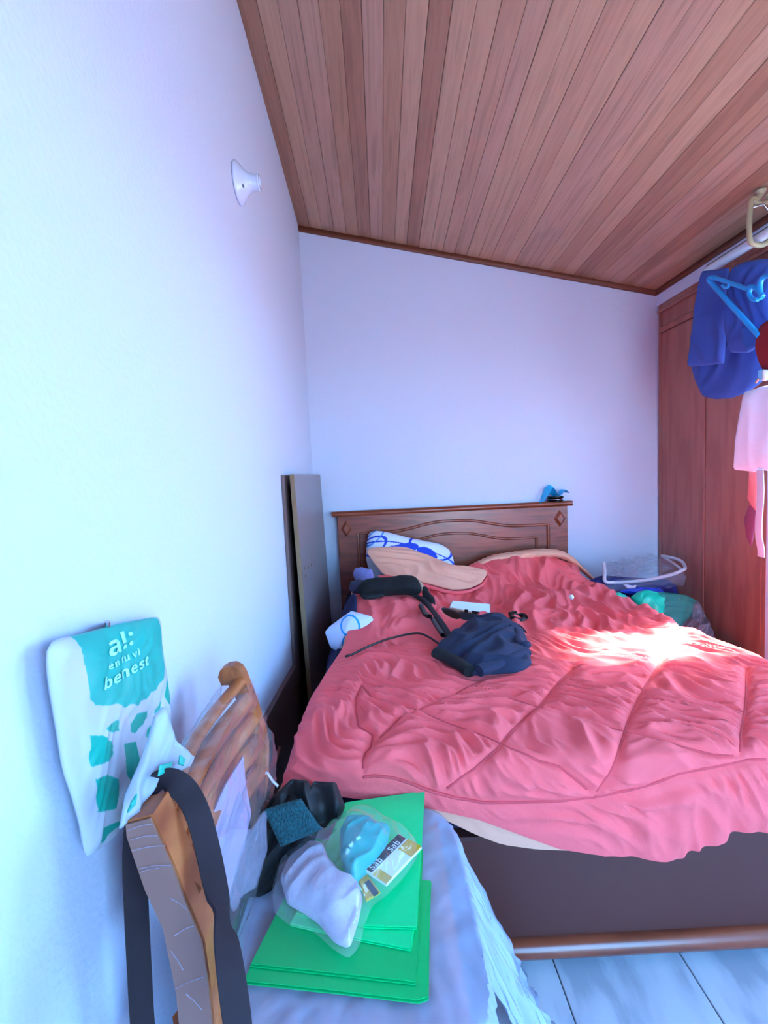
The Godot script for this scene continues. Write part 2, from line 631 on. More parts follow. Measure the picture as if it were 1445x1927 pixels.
	for k in 31:
		var a := k * wide
		var b := minf(a + wide - rng.randf_range(0.0006, 0.0022), ROOM_X)
		if b - a < 0.01:
			continue
		var drop := rng.randf_range(-0.0012, 0.0012)
		var e := 0.0022
		var s := Shape.new()
		var rows := [[a, 0.009], [a, e * 0.6], [a + e, 0.0], [b - e, 0.0], [b, e * 0.6], [b, 0.009]]
		for q in 5:
			var pts := []
			for z in [0.0, ROOM_Z]:
				for n in ([q, q + 1] if z == 0.0 else [q + 1, q]):
					pts.append(Vector3(rows[n][0], ceiling_y(rows[n][0], z) + rows[n][1] + drop, z))
			s.flat(pts, Vector3((a + b) / 2, ceiling_y(a, 2.0) + 0.05, 2.0))
		part("plank", s, M["ceiling_wood_%d" % rng.randi_range(0, 4)], ceil_)
	var lip := [Vector2(-0.009, -0.022), Vector2(0.009, -0.022), Vector2(0.009, 0.01), Vector2(-0.009, 0.01)]
	var t := Shape.new().sweep([Vector3(0, ceiling_y(0, 0) - 0.008, 0.009), Vector3(ROOM_X, ceiling_y(ROOM_X, 0) - 0.008, 0.009)], lip, Vector3.UP)
	setting("trim_1", t, M.trim_wood, "thin brown wooden moulding between back wall and ceiling")
	var t2 := Shape.new().sweep([Vector3(ROOM_X - 0.01, ceiling_y(ROOM_X, 0) - 0.006, 0), Vector3(ROOM_X - 0.01, ceiling_y(ROOM_X, ROOM_Z) - 0.006, ROOM_Z)], lip, Vector3.UP)
	setting("trim_2", t2, M.trim_wood, "thin brown wooden moulding between right wall and ceiling")


# ---------------------------------------------------------------- the bed
func bed() -> void:
	var b := thing("bed", "double bed with carved red-brown headboard and dark panelled base", "bed", Vector3(0.93, 0, 1.1))
	var hx0 := 0.155
	var hx1 := 1.70
	var hb := part("headboard", Shape.new().span(Vector3(hx0, 0.06, 0.02), Vector3(hx1, 1.01, 0.065), 0.004), M.bed_wood, b)
	# mitred cap
	var cap := [Vector2(-0.012, -0.028), Vector2(0.028, -0.028), Vector2(0.034, -0.018), Vector2(0.05, -0.006), Vector2(0.052, 0.004), Vector2(-0.012, 0.004)]
	part("cap", Shape.new().sweep([Vector3(hx1 + 0.035, 1.036, 0.055), Vector3(hx0 - 0.035, 1.036, 0.055)], cap, Vector3.UP), M.bed_wood, hb)
	# two stepped mouldings that rise in the middle, drawn from the right-hand end
	for q in [[0.135, 0.115, 0.009], [0.215, 0.2, 0.008]]:
		var path := []
		for k in 41:
			var u := k / 40.0
			var x: float = lerpf(hx0 + q[0], hx1 - q[0], u)
			var lift := 0.055 * (smoothstep(0.16, 0.46, u) - smoothstep(0.54, 0.84, u))
			path.append(Vector3(x, 1.005 - q[1] + lift, 0.066))
		path.push_front(Vector3(hx0 + q[0], 0.5, 0.066))
		path.append(Vector3(hx1 - q[0], 0.5, 0.066))
		part("panel_moulding", Shape.new().sweep(path, [Vector2(-q[2], -0.004), Vector2(q[2], -0.004), Vector2(q[2], 0.008), Vector2(0, 0.015), Vector2(-q[2], 0.008)], Vector3.BACK), M.bed_wood, hb)
	for x in [hx0 + 0.06, hx1 - 0.055]:
		var d := Shape.new()
		var at := Vector3(x, 0.925, 0.065)
		var ps := [at + Vector3(0, 0.056, 0), at + Vector3(-0.037, 0, 0), at + Vector3(0, -0.056, 0), at + Vector3(0.037, 0, 0)]
		for k in 4:
			var p: Vector3 = ps[k]
			var q: Vector3 = ps[(k + 1) % 4]
			var pi: Vector3 = at + (p - at) * 0.55 + Vector3(0, 0, 0.02)
			var qi: Vector3 = at + (q - at) * 0.55 + Vector3(0, 0, 0.02)
			var po: Vector3 = p + Vector3(0, 0, 0.006)
			var qo: Vector3 = q + Vector3(0, 0, 0.006)
			d.flat([p, q, qo, po], at - Vector3(0, 0, 0.1))
			d.flat([po, qo, qi, pi], at - Vector3(0, 0, 0.1))
			d.flat([pi, qi, at + Vector3(0, 0, 0.02)], at - Vector3(0, 0, 0.1))
		part("diamond", d, M.bed_wood, hb)
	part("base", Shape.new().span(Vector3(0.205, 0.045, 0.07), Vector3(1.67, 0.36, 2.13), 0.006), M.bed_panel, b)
	part("moulding", Shape.new().sweep([Vector3(0.19, 0.07, 2.128), Vector3(1.69, 0.07, 2.128)], [Vector2(-0.01, -0.025), Vector2(0.02, -0.025), Vector2(0.03, -0.01), Vector2(0.028, 0.008), Vector2(0.014, 0.02), Vector2(-0.01, 0.022)], Vector3.UP), M.bed_wood, b)
	for x in [0.26, 1.61]:
		for z in [0.2, 2.0]:
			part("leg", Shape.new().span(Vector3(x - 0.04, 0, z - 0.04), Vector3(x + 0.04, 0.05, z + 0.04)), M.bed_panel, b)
	var m := Shape.new().box(Vector3(0.935, 0.44, 1.1), Vector3(1.47, 0.17, 2.04), 0.035)
	tag(part("mattress", m, M.navy_sheet), "mattress in a dark navy fitted sheet on the bed base", "mattress")


var seams := []
var q_crumple: FastNoiseLite
var q_fine: FastNoiseLite
var q_bend: FastNoiseLite


func seam_distance(p: Vector2) -> float:
	var best := 1.0
	for s in seams:
		for k in s.size() - 1:
			best = minf(best, p.distance_to(Geometry2D.get_closest_point_to_segment(p, s[k], s[k + 1])))
	return best


func along(pts: Array, x: float) -> float:   # y of a broken line at x
	if x <= pts[0].x:
		return pts[0].y
	for k in pts.size() - 1:
		if x <= pts[k + 1].x:
			return lerpf(pts[k].y, pts[k + 1].y, (x - pts[k].x) / maxf(1e-4, pts[k + 1].x - pts[k].x))
	return pts[-1].y


func bump(p: Vector2, c: Vector2, r: Vector2) -> float:
	var d := ((p - c) / r).length_squared()
	return exp(-d * d * 0.7 - d * 0.5)


# height of the covers over the mattress at a place on the bed
func cover_y(p: Vector2) -> float:
	var y := 0.585
	y += 0.135 * bump(p, Vector2(1.33, 0.2), Vector2(0.38, 0.24))
	y += 0.14 * bump(p, Vector2(0.55, 0.22), Vector2(0.42, 0.24))
	y += 0.06 * bump(p, Vector2(0.46, 0.92), Vector2(0.24, 0.36))
	y -= 0.03 * bump(p, Vector2(0.9, 0.7), Vector2(0.2, 0.4))
	return y


func on_cover(x: float, z: float, lift := 0.0) -> Vector3:
	return Vector3(x, cover_y(Vector2(x, z)) + lift, z)


# a point of the quilt: p across, q along the cloth; it bends down over the left, right and foot edges
func drape(p: float, q: float, out: float) -> Vector3:
	const R := 0.05
	var res := Vector3(p, 0, q)
	var n := Vector3.UP
	var drop := 0.0
	var over := [Vector3(-1, 0, 0), 0.235 - p, Vector3(1, 0, 0), p - 1.66, Vector3(0, 0, 1), q - 2.13]
	for k in 3:
		var s: float = over[k * 2 + 1]
		if s > 0.0:
			var dir: Vector3 = over[k * 2]
			var a := minf(s / R, PI / 2)
			var left := maxf(0.0, s - R * PI / 2)
			res -= dir * s
			res += dir * (R * sin(a) + left * 0.1)
			drop = maxf(drop, R * (1.0 - cos(a)) + left)
			n = (n * cos(a) + dir * sin(a)).normalized()
	res.y = cover_y(Vector2(clampf(p, 0.235, 1.66), minf(q, 2.13))) - drop
	return res + n * out


func quilt() -> void:
	seams = [
		[Vector2(0.360, 1.742), Vector2(0.398, 1.836), Vector2(0.451, 1.864), Vector2(0.520, 1.924), Vector2(0.595, 1.988), Vector2(0.648, 2.036), Vector2(0.698, 2.082), Vector2(0.742, 2.132), Vector2(0.794, 2.164), Vector2(0.842, 2.178), Vector2(0.874, 2.204), Vector2(0.910, 2.238)],
		[Vector2(0.739, 1.746), Vector2(0.694, 1.780), Vector2(0.628, 1.850), Vector2(0.533, 1.928), Vector2(0.477, 1.958), Vector2(0.439, 2.028), Vector2(0.417, 2.056)],
		[Vector2(1.067, 1.696), Vector2(0.988, 1.782), Vector2(0.873, 1.934), Vector2(0.821, 1.990), Vector2(0.758, 2.062), Vector2(0.701, 2.136), Vector2(0.643, 2.174), Vector2(0.610, 2.190), Vector2(0.567, 2.216)],
		[Vector2(1.501, 1.506), Vector2(1.366, 1.682), Vector2(1.175, 1.910), Vector2(1.068, 2.048), Vector2(0.984, 2.166), Vector2(0.955, 2.208), Vector2(0.920, 2.246)],
		[Vector2(1.594, 1.776), Vector2(1.445, 1.966), Vector2(1.314, 2.120), Vector2(1.272, 2.176)],
		[Vector2(0.774, 1.848), Vector2(0.865, 1.928), Vector2(0.918, 1.970), Vector2(0.981, 2.028), Vector2(1.046, 2.072), Vector2(1.097, 2.116), Vector2(1.149, 2.146), Vector2(1.217, 2.170), Vector2(1.268, 2.176)],
		[Vector2(1.103, 1.810), Vector2(1.180, 1.830), Vector2(1.212, 1.862), Vector2(1.291, 1.910), Vector2(1.347, 1.958), Vector2(1.395, 2.006), Vector2(1.454, 2.032)],
		[Vector2(0.379, 2.180), Vector2(0.405, 2.178), Vector2(0.450, 2.184), Vector2(0.495, 2.198), Vector2(0.548, 2.218), Vector2(0.596, 2.234), Vector2(0.652, 2.246), Vector2(0.728, 2.250), Vector2(0.787, 2.252), Vector2(0.858, 2.252), Vector2(0.919, 2.252), Vector2(1.000, 2.242), Vector2(1.072, 2.224), Vector2(1.121, 2.206), Vector2(1.208, 2.196), Vector2(1.287, 2.184), Vector2(1.338, 2.184)],
		[Vector2(0.360, 1.742), Vector2(0.347, 1.820), Vector2(0.350, 1.900), Vector2(0.362, 1.994), Vector2(0.401, 2.040), Vector2(0.395, 2.096), Vector2(0.382, 2.122), Vector2(0.379, 2.170)]]
	q_crumple = noise(3, 5.0, 3)
	q_fine = noise(4, 1.0, 1)
	q_bend = noise(6, 2.5, 1)
	var left := [Vector2(0.3, 0.25), Vector2(0.6, 0.275), Vector2(0.97, 0.29), Vector2(1.35, 0.275), Vector2(1.7, 0.215), Vector2(1.8, 0.175), Vector2(2.0, 0.13), Vector2(2.2, 0.16), Vector2(2.5, 0.2)]
	var hem: Array = [Vector2(0.324, 2.220), Vector2(0.398, 2.232), Vector2(0.521, 2.254), Vector2(0.583, 2.270), Vector2(0.644, 2.286), Vector2(0.735, 2.322), Vector2(0.826, 2.358), Vector2(0.900, 2.374), Vector2(0.984, 2.386), Vector2(1.071, 2.392), Vector2(1.102, 2.388), Vector2(1.134, 2.378), Vector2(1.185, 2.364), Vector2(1.249, 2.352), Vector2(1.318, 2.342)]
	var lining: Array = [Vector2(0.323, 2.226), Vector2(0.397, 2.242), Vector2(0.520, 2.270), Vector2(0.641, 2.332), Vector2(0.700, 2.356), Vector2(0.778, 2.370), Vector2(0.871, 2.378), Vector2(0.900, 2.370), Vector2(0.985, 2.378), Vector2(1.071, 2.384), Vector2(1.103, 2.378), Vector2(1.135, 2.370), Vector2(1.186, 2.356), Vector2(1.249, 2.344), Vector2(1.319, 2.332)]
	var head := [Vector2(0.2, 0.4), Vector2(0.8, 0.42), Vector2(1.0, 0.24), Vector2(1.1, 0.19), Vector2(1.8, 0.19)]
	var right := 2.02
	var wave := noise(12, 7.0, 2)
	var place := func(u: float, v: float, deep: float, edge: Array) -> Vector3:
		# lay out along the cloth first, then across
		var p := lerpf(0.2, right, u)
		for k in 2:
			var qq := lerpf(along(head, p), along(edge, p), v)
			p = lerpf(along(left, qq), right, u)
		var q := lerpf(along(head, p), along(edge, p), v)
		var at := Vector2(p, q)
		var out := -deep
		var d := seam_distance(at) if q > 1.2 else 1.0
		var body := smoothstep(0.0, 0.045, d)
		var rim := minf(minf(u, 1.0 - u) * 14.0, minf(v, 1.0 - v) * 16.0)
		var tame := clampf(rim, 0.0, 1.0)
		out += 0.022 * (1.0 - exp(-d / 0.016)) * tame
		# long oblique folds on the quilted half
		var r := at.rotated(-0.62)
		var bend := q_bend.get_noise_2d(at.x, at.y) * 0.09
		var k1 := q_fine.get_noise_2d(r.x * 4.2, (r.y + bend) * 17.0)
		var k2 := q_fine.get_noise_2d(r.x * 9.0 + 31.0, (r.y + bend) * 36.0)
		var quilted := smoothstep(1.15, 1.55, q)
		var gather := 1.0 - smoothstep(0.015, 0.09, d)
		out += quilted * tame * (0.017 * (0.5 - 1.7 * sqrt(k1 * k1 + 0.0012)) + 0.006 * (0.5 - 1.7 * absf(k2)) * (0.3 + gather)) * smoothstep(0.0, 0.03, d)
		# heavier, softer crumples on the half towards the pillows, running down from the right pillow
		var calm := (1.0 - 0.75 * bump(at, Vector2(0.42, 0.95), Vector2(0.3, 0.45))) 
		var c1 := q_bend.get_noise_2d(at.x * 2.0 + bend * 1.5, at.y * 0.9 + 3.0)
		var c2 := q_bend.get_noise_2d(at.x * 4.6 + bend * 3.0 + 9.0, at.y * 1.5 - bend * 4.0)
		var c3 := q_fine.get_noise_2d((at.x + bend) * 20.0, (at.y - bend * 2.0) * 8.0)
		out -= (1.0 - quilted) * tame * 0.016
		out += (1.0 - quilted) * tame * calm * (0.036 * (0.4 - 1.6 * sqrt(c1 * c1 + 0.004)) + 0.013 * (0.4 - 1.7 * sqrt(c2 * c2 + 0.004)) + 0.0028 * c3)
		out += (1.0 - quilted) * tame * bump(at, Vector2(0.42, 0.95), Vector2(0.3, 0.45)) * 0.02 * (0.3 - 1.5 * sqrt(pow(q_bend.get_noise_2d(at.x * 3.4, at.y * 0.5 + 8.0), 2.0) + 0.002))
		out *= 1.0 - 0.85 * bump(at, Vector2(0.8, 1.38), Vector2(0.27, 0.45))
		out += 0.012 * q_crumple.get_noise_2d(at.x * 0.5, at.y * 0.5) * tame
		var pos := drape(p, q, out)
		# the hanging foot swings in and out in pleats
		var hang := smoothstep(2.17, 2.42, q)
		if hang > 0.0:
			var pleat := wave.get_noise_2d(p * 1.1 + 3.0, q * 0.25)
			pos.z += hang * (0.03 * (0.35 - 1.5 * absf(pleat)) * smoothstep(0.85, 1.1, p) + 0.012)
		return pos
	var q_ := thing("quilt", "large rumpled pink quilted comforter with peach lining spread over the bed", "comforter", Vector3(0.95, 0.3, 1.3))
	part("pink_cover", Shape.new().grid(400, 470, func(u: float, v: float) -> Vector3: return place.call(u, v, 0.0, hem), false, true), M.quilt_pink, q_)
	part("lining", Shape.new().grid(90, 110, func(u: float, v: float) -> Vector3:
		var a: Vector3 = place.call(u, v, 0.018, lining)
		if u < 0.02:
			a.x -= 0.012
		return a, false, true), M.quilt_peach, q_)
	# stitched seams
	var stitch := cloth("seam_pink", Color(0.86, 0.3, 0.33), 69)
	for s in seams:
		var line := []
		for k in s.size() - 1:
			for i in 6:
				var p: Vector2 = s[k].lerp(s[k + 1], i / 6.0)
				var lift := 0.012 * q_crumple.get_noise_2d(p.x * 0.5, p.y * 0.5) + 0.0015
				line.append(drape(p.x, p.y, lift) + Vector3(0, 0, 0.012 * smoothstep(2.17, 2.42, p.y)))
		part("seam", Shape.new().sweep(line, ring(0.0036, 8)), stitch, q_)
	# lining rolled over the top edge in front of the right half of the headboard
	var roll: Array = smooth([Vector3(0.986, 0.650, 0.200), Vector3(1.063, 0.681, 0.200), Vector3(1.167, 0.711, 0.200), Vector3(1.288, 0.723, 0.200), Vector3(1.443, 0.733, 0.200), Vector3(1.580, 0.723, 0.200), Vector3(1.666, 0.680, 0.200), Vector3(1.751, 0.600, 0.200), Vector3(1.840, 0.511, 0.200)], 10)
	var rn := noise(21, 9.0, 2)
	var tube := Shape.new()
	tube.grid(26, 80, func(u: float, v: float) -> Vector3:
		var i := mini(int(v * (roll.size() - 1)), roll.size() - 2)
		var c: Vector3 = roll[i].lerp(roll[i + 1], v * (roll.size() - 1) - i)
		var r := 0.033 * (0.35 + 0.65 * sqrt(sin(PI * clampf(v, 0.02, 0.98))))
		r *= 1.0 + 0.25 * rn.get_noise_2d(v * 2.5, sin(u * TAU) * 0.2)
		return c + Vector3(0, cos(u * TAU) * r * 0.8 - 0.012, sin(u * TAU) * r * 1.6), true)
	part("turned_edge", tube, M.quilt_peach, q_)
	# corner folded back over the left pillow, lining outwards, pink rim below
	var tilt := Vector3(0.12, 0.86, 0.5).normalized()
	var flap: Array = [Vector3(0.343, 0.805, 0.281), Vector3(0.383, 0.816, 0.253), Vector3(0.586, 0.810, 0.214), Vector3(0.715, 0.759, 0.272), Vector3(0.870, 0.697, 0.341), Vector3(0.965, 0.675, 0.355), Vector3(1.081, 0.672, 0.333), Vector3(1.079, 0.642, 0.384), Vector3(1.022, 0.604, 0.464), Vector3(0.933, 0.588, 0.512), Vector3(0.838, 0.591, 0.530), Vector3(0.689, 0.631, 0.497), Vector3(0.567, 0.663, 0.472), Vector3(0.449, 0.683, 0.465), Vector3(0.397, 0.735, 0.389)]
	var pf := Puff.new(flap, tilt, 0.03, {"folds": folds(31, 0.014, 0.07, -0.5, 4.0), "across": Vector3.RIGHT, "back": 0.03})
	part("folded_corner", pf.shape(34), M.quilt_peach, q_)
	var rim_: Array = smooth([Vector3(0.417, 0.681, 0.477), Vector3(0.489, 0.671, 0.476), Vector3(0.596, 0.645, 0.496), Vector3(0.716, 0.611, 0.525), Vector3(0.834, 0.580, 0.550), Vector3(0.930, 0.578, 0.532), Vector3(1.018, 0.595, 0.480), Vector3(1.067, 0.624, 0.418)], 6)
	part("folded_rim", Shape.new().sweep(rim_, ring(0.014, 10, 0.8), Vector3.ZERO, func(t: float) -> float: return 0.4 + 0.6 * sin(PI * t)), M.quilt_pink, q_)


# a white cloth printed with loops, painted in metres of the cloth
func printed(called: String, base: Color, shapes: Array, size: float) -> StandardMaterial3D:
	var n := 256
	var im := Image.create(n, n, false, Image.FORMAT_RGB8)
	im.fill(base)
	for y in n:
		for x in n:
			var p := Vector2(float(x) / n - 0.5, float(y) / n - 0.5) * size
			for s in shapes:   # centre, radii, turn, colour, ring width (0 is filled)
				var q: Vector2 = (p - s[0]).rotated(-s[2]) / s[1]
				var d := q.length()
				if (s[4] > 0.0 and absf(d - 1.0) < s[4]) or (s[4] == 0.0 and d < 1.0):
					im.set_pixel(x, y, s[3])
	im.generate_mipmaps()
	return mat(called, Color.WHITE, 0.8, {"albedo_texture": ImageTexture.create_from_image(im), "uv1_scale": Vector3.ONE / size, "uv1_offset": Vector3(0.5, 0.5, 0)})


func bedding() -> void:
	var blue := Color(0.1, 0.25, 0.75)
	var pm := printed("pillow_print", Color(0.86, 0.88, 0.95), [
		[Vector2(-0.02, 0.0), Vector2(0.1, 0.035), 0.15, blue, 0.0], [Vector2(0.13, -0.04), Vector2(0.07, 0.04), -0.5, blue, 0.0],
		[Vector2(-0.22, 0.03), Vector2(0.1, 0.05), 0.4, blue, 0.1], [Vector2(-0.1, -0.01), Vector2(0.2, 0.06), -0.15, blue, 0.06],
		[Vector2(0.16, 0.0), Vector2(0.14, 0.07), -0.35, blue, 0.06], [Vector2(0.1, -0.06), Vector2(0.22, 0.05), -0.3, blue, 0.05],
		[Vector2(-0.2, 0.09), Vector2(0.08, 0.03), 0.7, Color(0.25, 0.5, 0.85), 0.12]], 0.8)
	var out: Array = [Vector3(0.337, 0.740, 0.175), Vector3(0.348, 0.840, 0.150), Vector3(0.364, 0.897, 0.136), Vector3(0.407, 0.912, 0.132), Vector3(0.490, 0.895, 0.136), Vector3(0.609, 0.859, 0.145), Vector3(0.729, 0.829, 0.153), Vector3(0.832, 0.804, 0.159), Vector3(0.891, 0.761, 0.170), Vector3(0.910, 0.680, 0.190), Vector3(0.883, 0.549, 0.223), Vector3(0.371, 0.572, 0.217)]
	var pf := Puff.new(out, Vector3(0, 0.25, 1), 0.07, {"back": 0.06, "across": Vector3.RIGHT, "folds": folds(41, 0.006, 0.12, 0.3)})
	tag(part("pillow", pf.shape(26), pm), "white pillow printed with blue swirls leaning on the headboard's left half", "pillow")
	var cyan := Color(0.1, 0.6, 0.9)
	var cm := printed("cover_print", Color(0.82, 0.86, 0.95), [[Vector2(0.035, -0.05), Vector2(0.045, 0.045), 0.0, cyan, 0.14], [Vector2(0.02, 0.03), Vector2(0.04, 0.05), 0.5, cyan, 0.1]], 0.4)
	var o2: Array = [Vector3(0.172, 0.572, 1.126), Vector3(0.192, 0.593, 1.119), Vector3(0.242, 0.627, 1.115), Vector3(0.296, 0.660, 1.111), Vector3(0.388, 0.641, 1.147), Vector3(0.420, 0.561, 1.201), Vector3(0.359, 0.509, 1.213), Vector3(0.288, 0.495, 1.200), Vector3(0.241, 0.493, 1.188), Vector3(0.197, 0.515, 1.164)]
	var p2 := Puff.new(o2, Vector3(-0.25, 0.5, 0.9), 0.05, {"back": 0.07, "across": Vector3.RIGHT, "folds": folds(42, 0.008, 0.09, 0.1)})
	tag(part("pillow", p2.shape(24), cm), "white pillow corner with a cyan ring sticking out under the quilt's left edge", "pillow")
	var o3: Array = [Vector3(0.268, 0.696, 0.483), Vector3(0.282, 0.732, 0.476), Vector3(0.321, 0.741, 0.485), Vector3(0.383, 0.727, 0.508), Vector3(0.395, 0.660, 0.532), Vector3(0.348, 0.644, 0.522), Vector3(0.292, 0.649, 0.504)]
	tag(part("cloth", Puff.new(o3, Vector3(-0.3, 0.3, 1), 0.03, {"back": 0.03, "folds": folds(43, 0.008, 0.04)}).shape(14), M.lilac_cloth), "small bunch of lilac cloth above the grey one beside the headboard", "cloth")
	var o4: Array = [Vector3(0.249, 0.643, 0.604), Vector3(0.262, 0.681, 0.596), Vector3(0.308, 0.696, 0.606), Vector3(0.382, 0.683, 0.632), Vector3(0.380, 0.627, 0.648), Vector3(0.320, 0.617, 0.633), Vector3(0.272, 0.619, 0.618)]
	var grey := mat("grey_cloth", Color(0.3, 0.3, 0.4), 0.85)
	tag(part("cloth", Puff.new(o4, Vector3(-0.3, 0.3, 1), 0.03, {"back": 0.03, "folds": folds(44, 0.008, 0.04)}).shape(14), grey), "small bunch of grey cloth tucked by the black pouch's left end", "cloth")
	var navy: Array = [Vector3(0.176, 0.396, 1.287), Vector3(0.186, 0.467, 1.176), Vector3(0.224, 0.503, 1.161), Vector3(0.243, 0.623, 0.974), Vector3(0.286, 0.695, 0.902), Vector3(0.314, 0.691, 0.945), Vector3(0.307, 0.603, 1.089), Vector3(0.291, 0.505, 1.239), Vector3(0.245, 0.452, 1.276), Vector3(0.198, 0.389, 1.326)]
	tag(part("sheet", Puff.new(navy, Vector3(-0.5, 0.7, 0.4), 0.02, {"back": 0.03, "folds": folds(45, 0.006, 0.06, 1.3)}).shape(16), M.navy_sheet), "loose fold of navy sheet along the mattress's left edge", "sheet")


func on_the_bed() -> void:
	# black pouch with its flap and straps
	var pl := Vector3(0.47, 0.645, 0.8)
	var pouch := thing("pouch", "long black cloth pouch with straps lying on the quilt near the pillows", "pouch", pl)
	var out: Array = [Vector3(0.305, 0.679, 0.762), Vector3(0.328, 0.703, 0.734), Vector3(0.385, 0.710, 0.726), Vector3(0.485, 0.711, 0.726), Vector3(0.571, 0.719, 0.716), Vector3(0.622, 0.712, 0.724), Vector3(0.638, 0.689, 0.750), Vector3(0.642, 0.657, 0.786), Vector3(0.632, 0.644, 0.801), Vector3(0.494, 0.647, 0.797), Vector3(0.383, 0.645, 0.800), Vector3(0.328, 0.643, 0.803), Vector3(0.311, 0.661, 0.782)]
	var up := Vector3(0.0, 0.75, 0.66)
	part("body", Puff.new(out, up, 0.05, {"back": 0.03, "power": 4.0, "folds": folds(51, 0.005, 0.05)}).shape(24), M.black_cloth, pouch)
	var f2: Array = [Vector3(0.312, 0.660, 0.802), Vector3(0.356, 0.650, 0.813), Vector3(0.439, 0.660, 0.802), Vector3(0.449, 0.648, 0.815), Vector3(0.397, 0.637, 0.827), Vector3(0.342, 0.637, 0.828)]
	part("flap", Puff.new(f2, up, 0.012, {"back": 0.01}).shape(10), mat("flap_grey", Color(0.07, 0.075, 0.1), 0.7), pouch)
	var f3: Array = [Vector3(0.624, 0.710, 0.726), Vector3(0.645, 0.697, 0.740), Vector3(0.659, 0.676, 0.764), Vector3(0.665, 0.656, 0.787), Vector3(0.647, 0.650, 0.794), Vector3(0.636, 0.673, 0.768)]
	part("lining", Puff.new(f3, up, 0.012, {"back": 0.01}).shape(8), M.card, pouch)
	var f4: Array = [Vector3(0.645, 0.675, 0.766), Vector3(0.670, 0.674, 0.767), Vector3(0.683, 0.647, 0.798), Vector3(0.706, 0.620, 0.829), Vector3(0.705, 0.598, 0.853), Vector3(0.685, 0.591, 0.862), Vector3(0.663, 0.611, 0.839), Vector3(0.644, 0.631, 0.816)]
	part("tail", Puff.new(f4, up, 0.02, {"back": 0.02, "folds": folds(53, 0.006, 0.03)}).shape(10), M.black_cloth, pouch)
	var band := strip(0.022, 0.004)
	var lay := func(pts: Array, lift: float) -> Array:
		var r := []
		for p in smooth(pts, 6):
			r.append(Vector3(p.x, maxf(p.y, cover_y(Vector2(p.x, p.z)) + lift), p.z))
		return r
	for q in [[Vector3(0.450, 0.635, 0.718), Vector3(0.551, 0.635, 0.760), Vector3(0.615, 0.635, 0.838), Vector3(0.654, 0.635, 0.995), Vector3(0.678, 0.635, 1.212), Vector3(0.688, 0.635, 1.422), Vector3(0.683, 0.635, 1.539)], [Vector3(0.606, 0.640, 0.779), Vector3(0.649, 0.640, 0.916), Vector3(0.667, 0.640, 1.105), Vector3(0.683, 0.640, 1.267), Vector3(0.692, 0.640, 1.406), Vector3(0.697, 0.640, 1.469)]]:
		part("strap", Shape.new().sweep(lay.call(q, 0.012), band, Vector3.UP), M.strap_black, pouch)
	for q in [[Vector3(0.620, 0.640, 1.008), Vector3(0.627, 0.640, 1.141), Vector3(0.642, 0.640, 1.184)], [Vector3(0.657, 0.630, 1.193), Vector3(0.665, 0.630, 1.319), Vector3(0.675, 0.630, 1.406)]]:
		part("buckle", Shape.new().sweep(lay.call(q, 0.018), ring(0.014, 10, 0.7)), M.black_plastic, pouch)

	# cable across the quilt
	var cable: Array = [Vector3(0.295, 0.620, 1.533), Vector3(0.323, 0.620, 1.510), Vector3(0.371, 0.620, 1.449), Vector3(0.433, 0.620, 1.392), Vector3(0.487, 0.620, 1.362), Vector3(0.542, 0.620, 1.338), Vector3(0.586, 0.620, 1.331), Vector3(0.618, 0.620, 1.368), Vector3(0.641, 0.620, 1.422), Vector3(0.659, 0.620, 1.477)]
	var laid := []
	for p in smooth(cable, 8):
		laid.append(Vector3(p.x, cover_y(Vector2(p.x, p.z)) + 0.026, p.z))
	var cb := Shape.new().sweep(laid, ring(0.0045, 8))
	tag(part("cable", cb, M.black_plastic), "thin black cable curving across the pink quilt to the navy garment", "cable")

	# notebook with pen
	var nb := thing("notebook", "open white notebook lying on the quilt above the navy garment", "notebook", Vector3(0.9, 0.6, 0.75))
	var o: Array = [Vector3(0.800, 0.608, 0.823), Vector3(0.984, 0.588, 0.845), Vector3(0.973, 0.564, 0.902), Vector3(0.956, 0.553, 0.928), Vector3(0.775, 0.587, 0.874)]
	part("pages", Shape.new().slab(o, Vector3(-0.03, -0.6, -0.24) * 0.018, 0.001), M.paper, nb)
	var o2: Array = [Vector3(0.795, 0.599, 0.800), Vector3(0.995, 0.579, 0.822), Vector3(0.963, 0.537, 0.919), Vector3(0.771, 0.573, 0.862)]
	part("back_cover", Shape.new().slab(o2, Vector3(-0.03, -0.6, -0.24) * 0.01, 0.001), M.card, nb)
	var pen: Array = [Vector3(0.783, 0.586, 0.889), Vector3(0.854, 0.572, 0.911), Vector3(0.924, 0.560, 0.929)]
	var pn := thing("pen", "slim black pen lying along the notebook's lower edge", "pen", pen[0])
	part("barrel", Shape.new().sweep(pen, ring(0.005, 10)), M.card, pn)
	part("grip", Shape.new().sweep([pen[1].lerp(pen[2], 0.35) + Vector3(0, 0.002, 0), pen[2] + Vector3(0, 0.002, 0)], ring(0.009, 10)), M.black_plastic, pn)
	part("clip", Shape.new().sweep([pen[1].lerp(pen[2], -0.15) + Vector3(0, 0.003, 0), pen[1].lerp(pen[2], 0.1) + Vector3(0, 0.003, 0)], ring(0.008, 8)), M.black_plastic, pn)

	# spectacle case
	var cs: Array = [Vector3(0.704, 0.586, 0.923), Vector3(0.727, 0.591, 0.909), Vector3(0.758, 0.585, 0.913), Vector3(0.826, 0.559, 0.944), Vector3(0.843, 0.544, 0.967), Vector3(0.835, 0.530, 0.991), Vector3(0.806, 0.531, 0.996), Vector3(0.754, 0.543, 0.985), Vector3(0.715, 0.563, 0.959)]
	var case_ := thing("spectacle_case", "glossy black case between the strap and the navy garment", "case", Vector3(0.82, 0.6, 0.85))
	part("shell", Puff.new(cs, Vector3(0.1, 0.85, 0.5), 0.03, {"power": 4.0, "back": 0.02}).shape(16), M.black_plastic, case_)
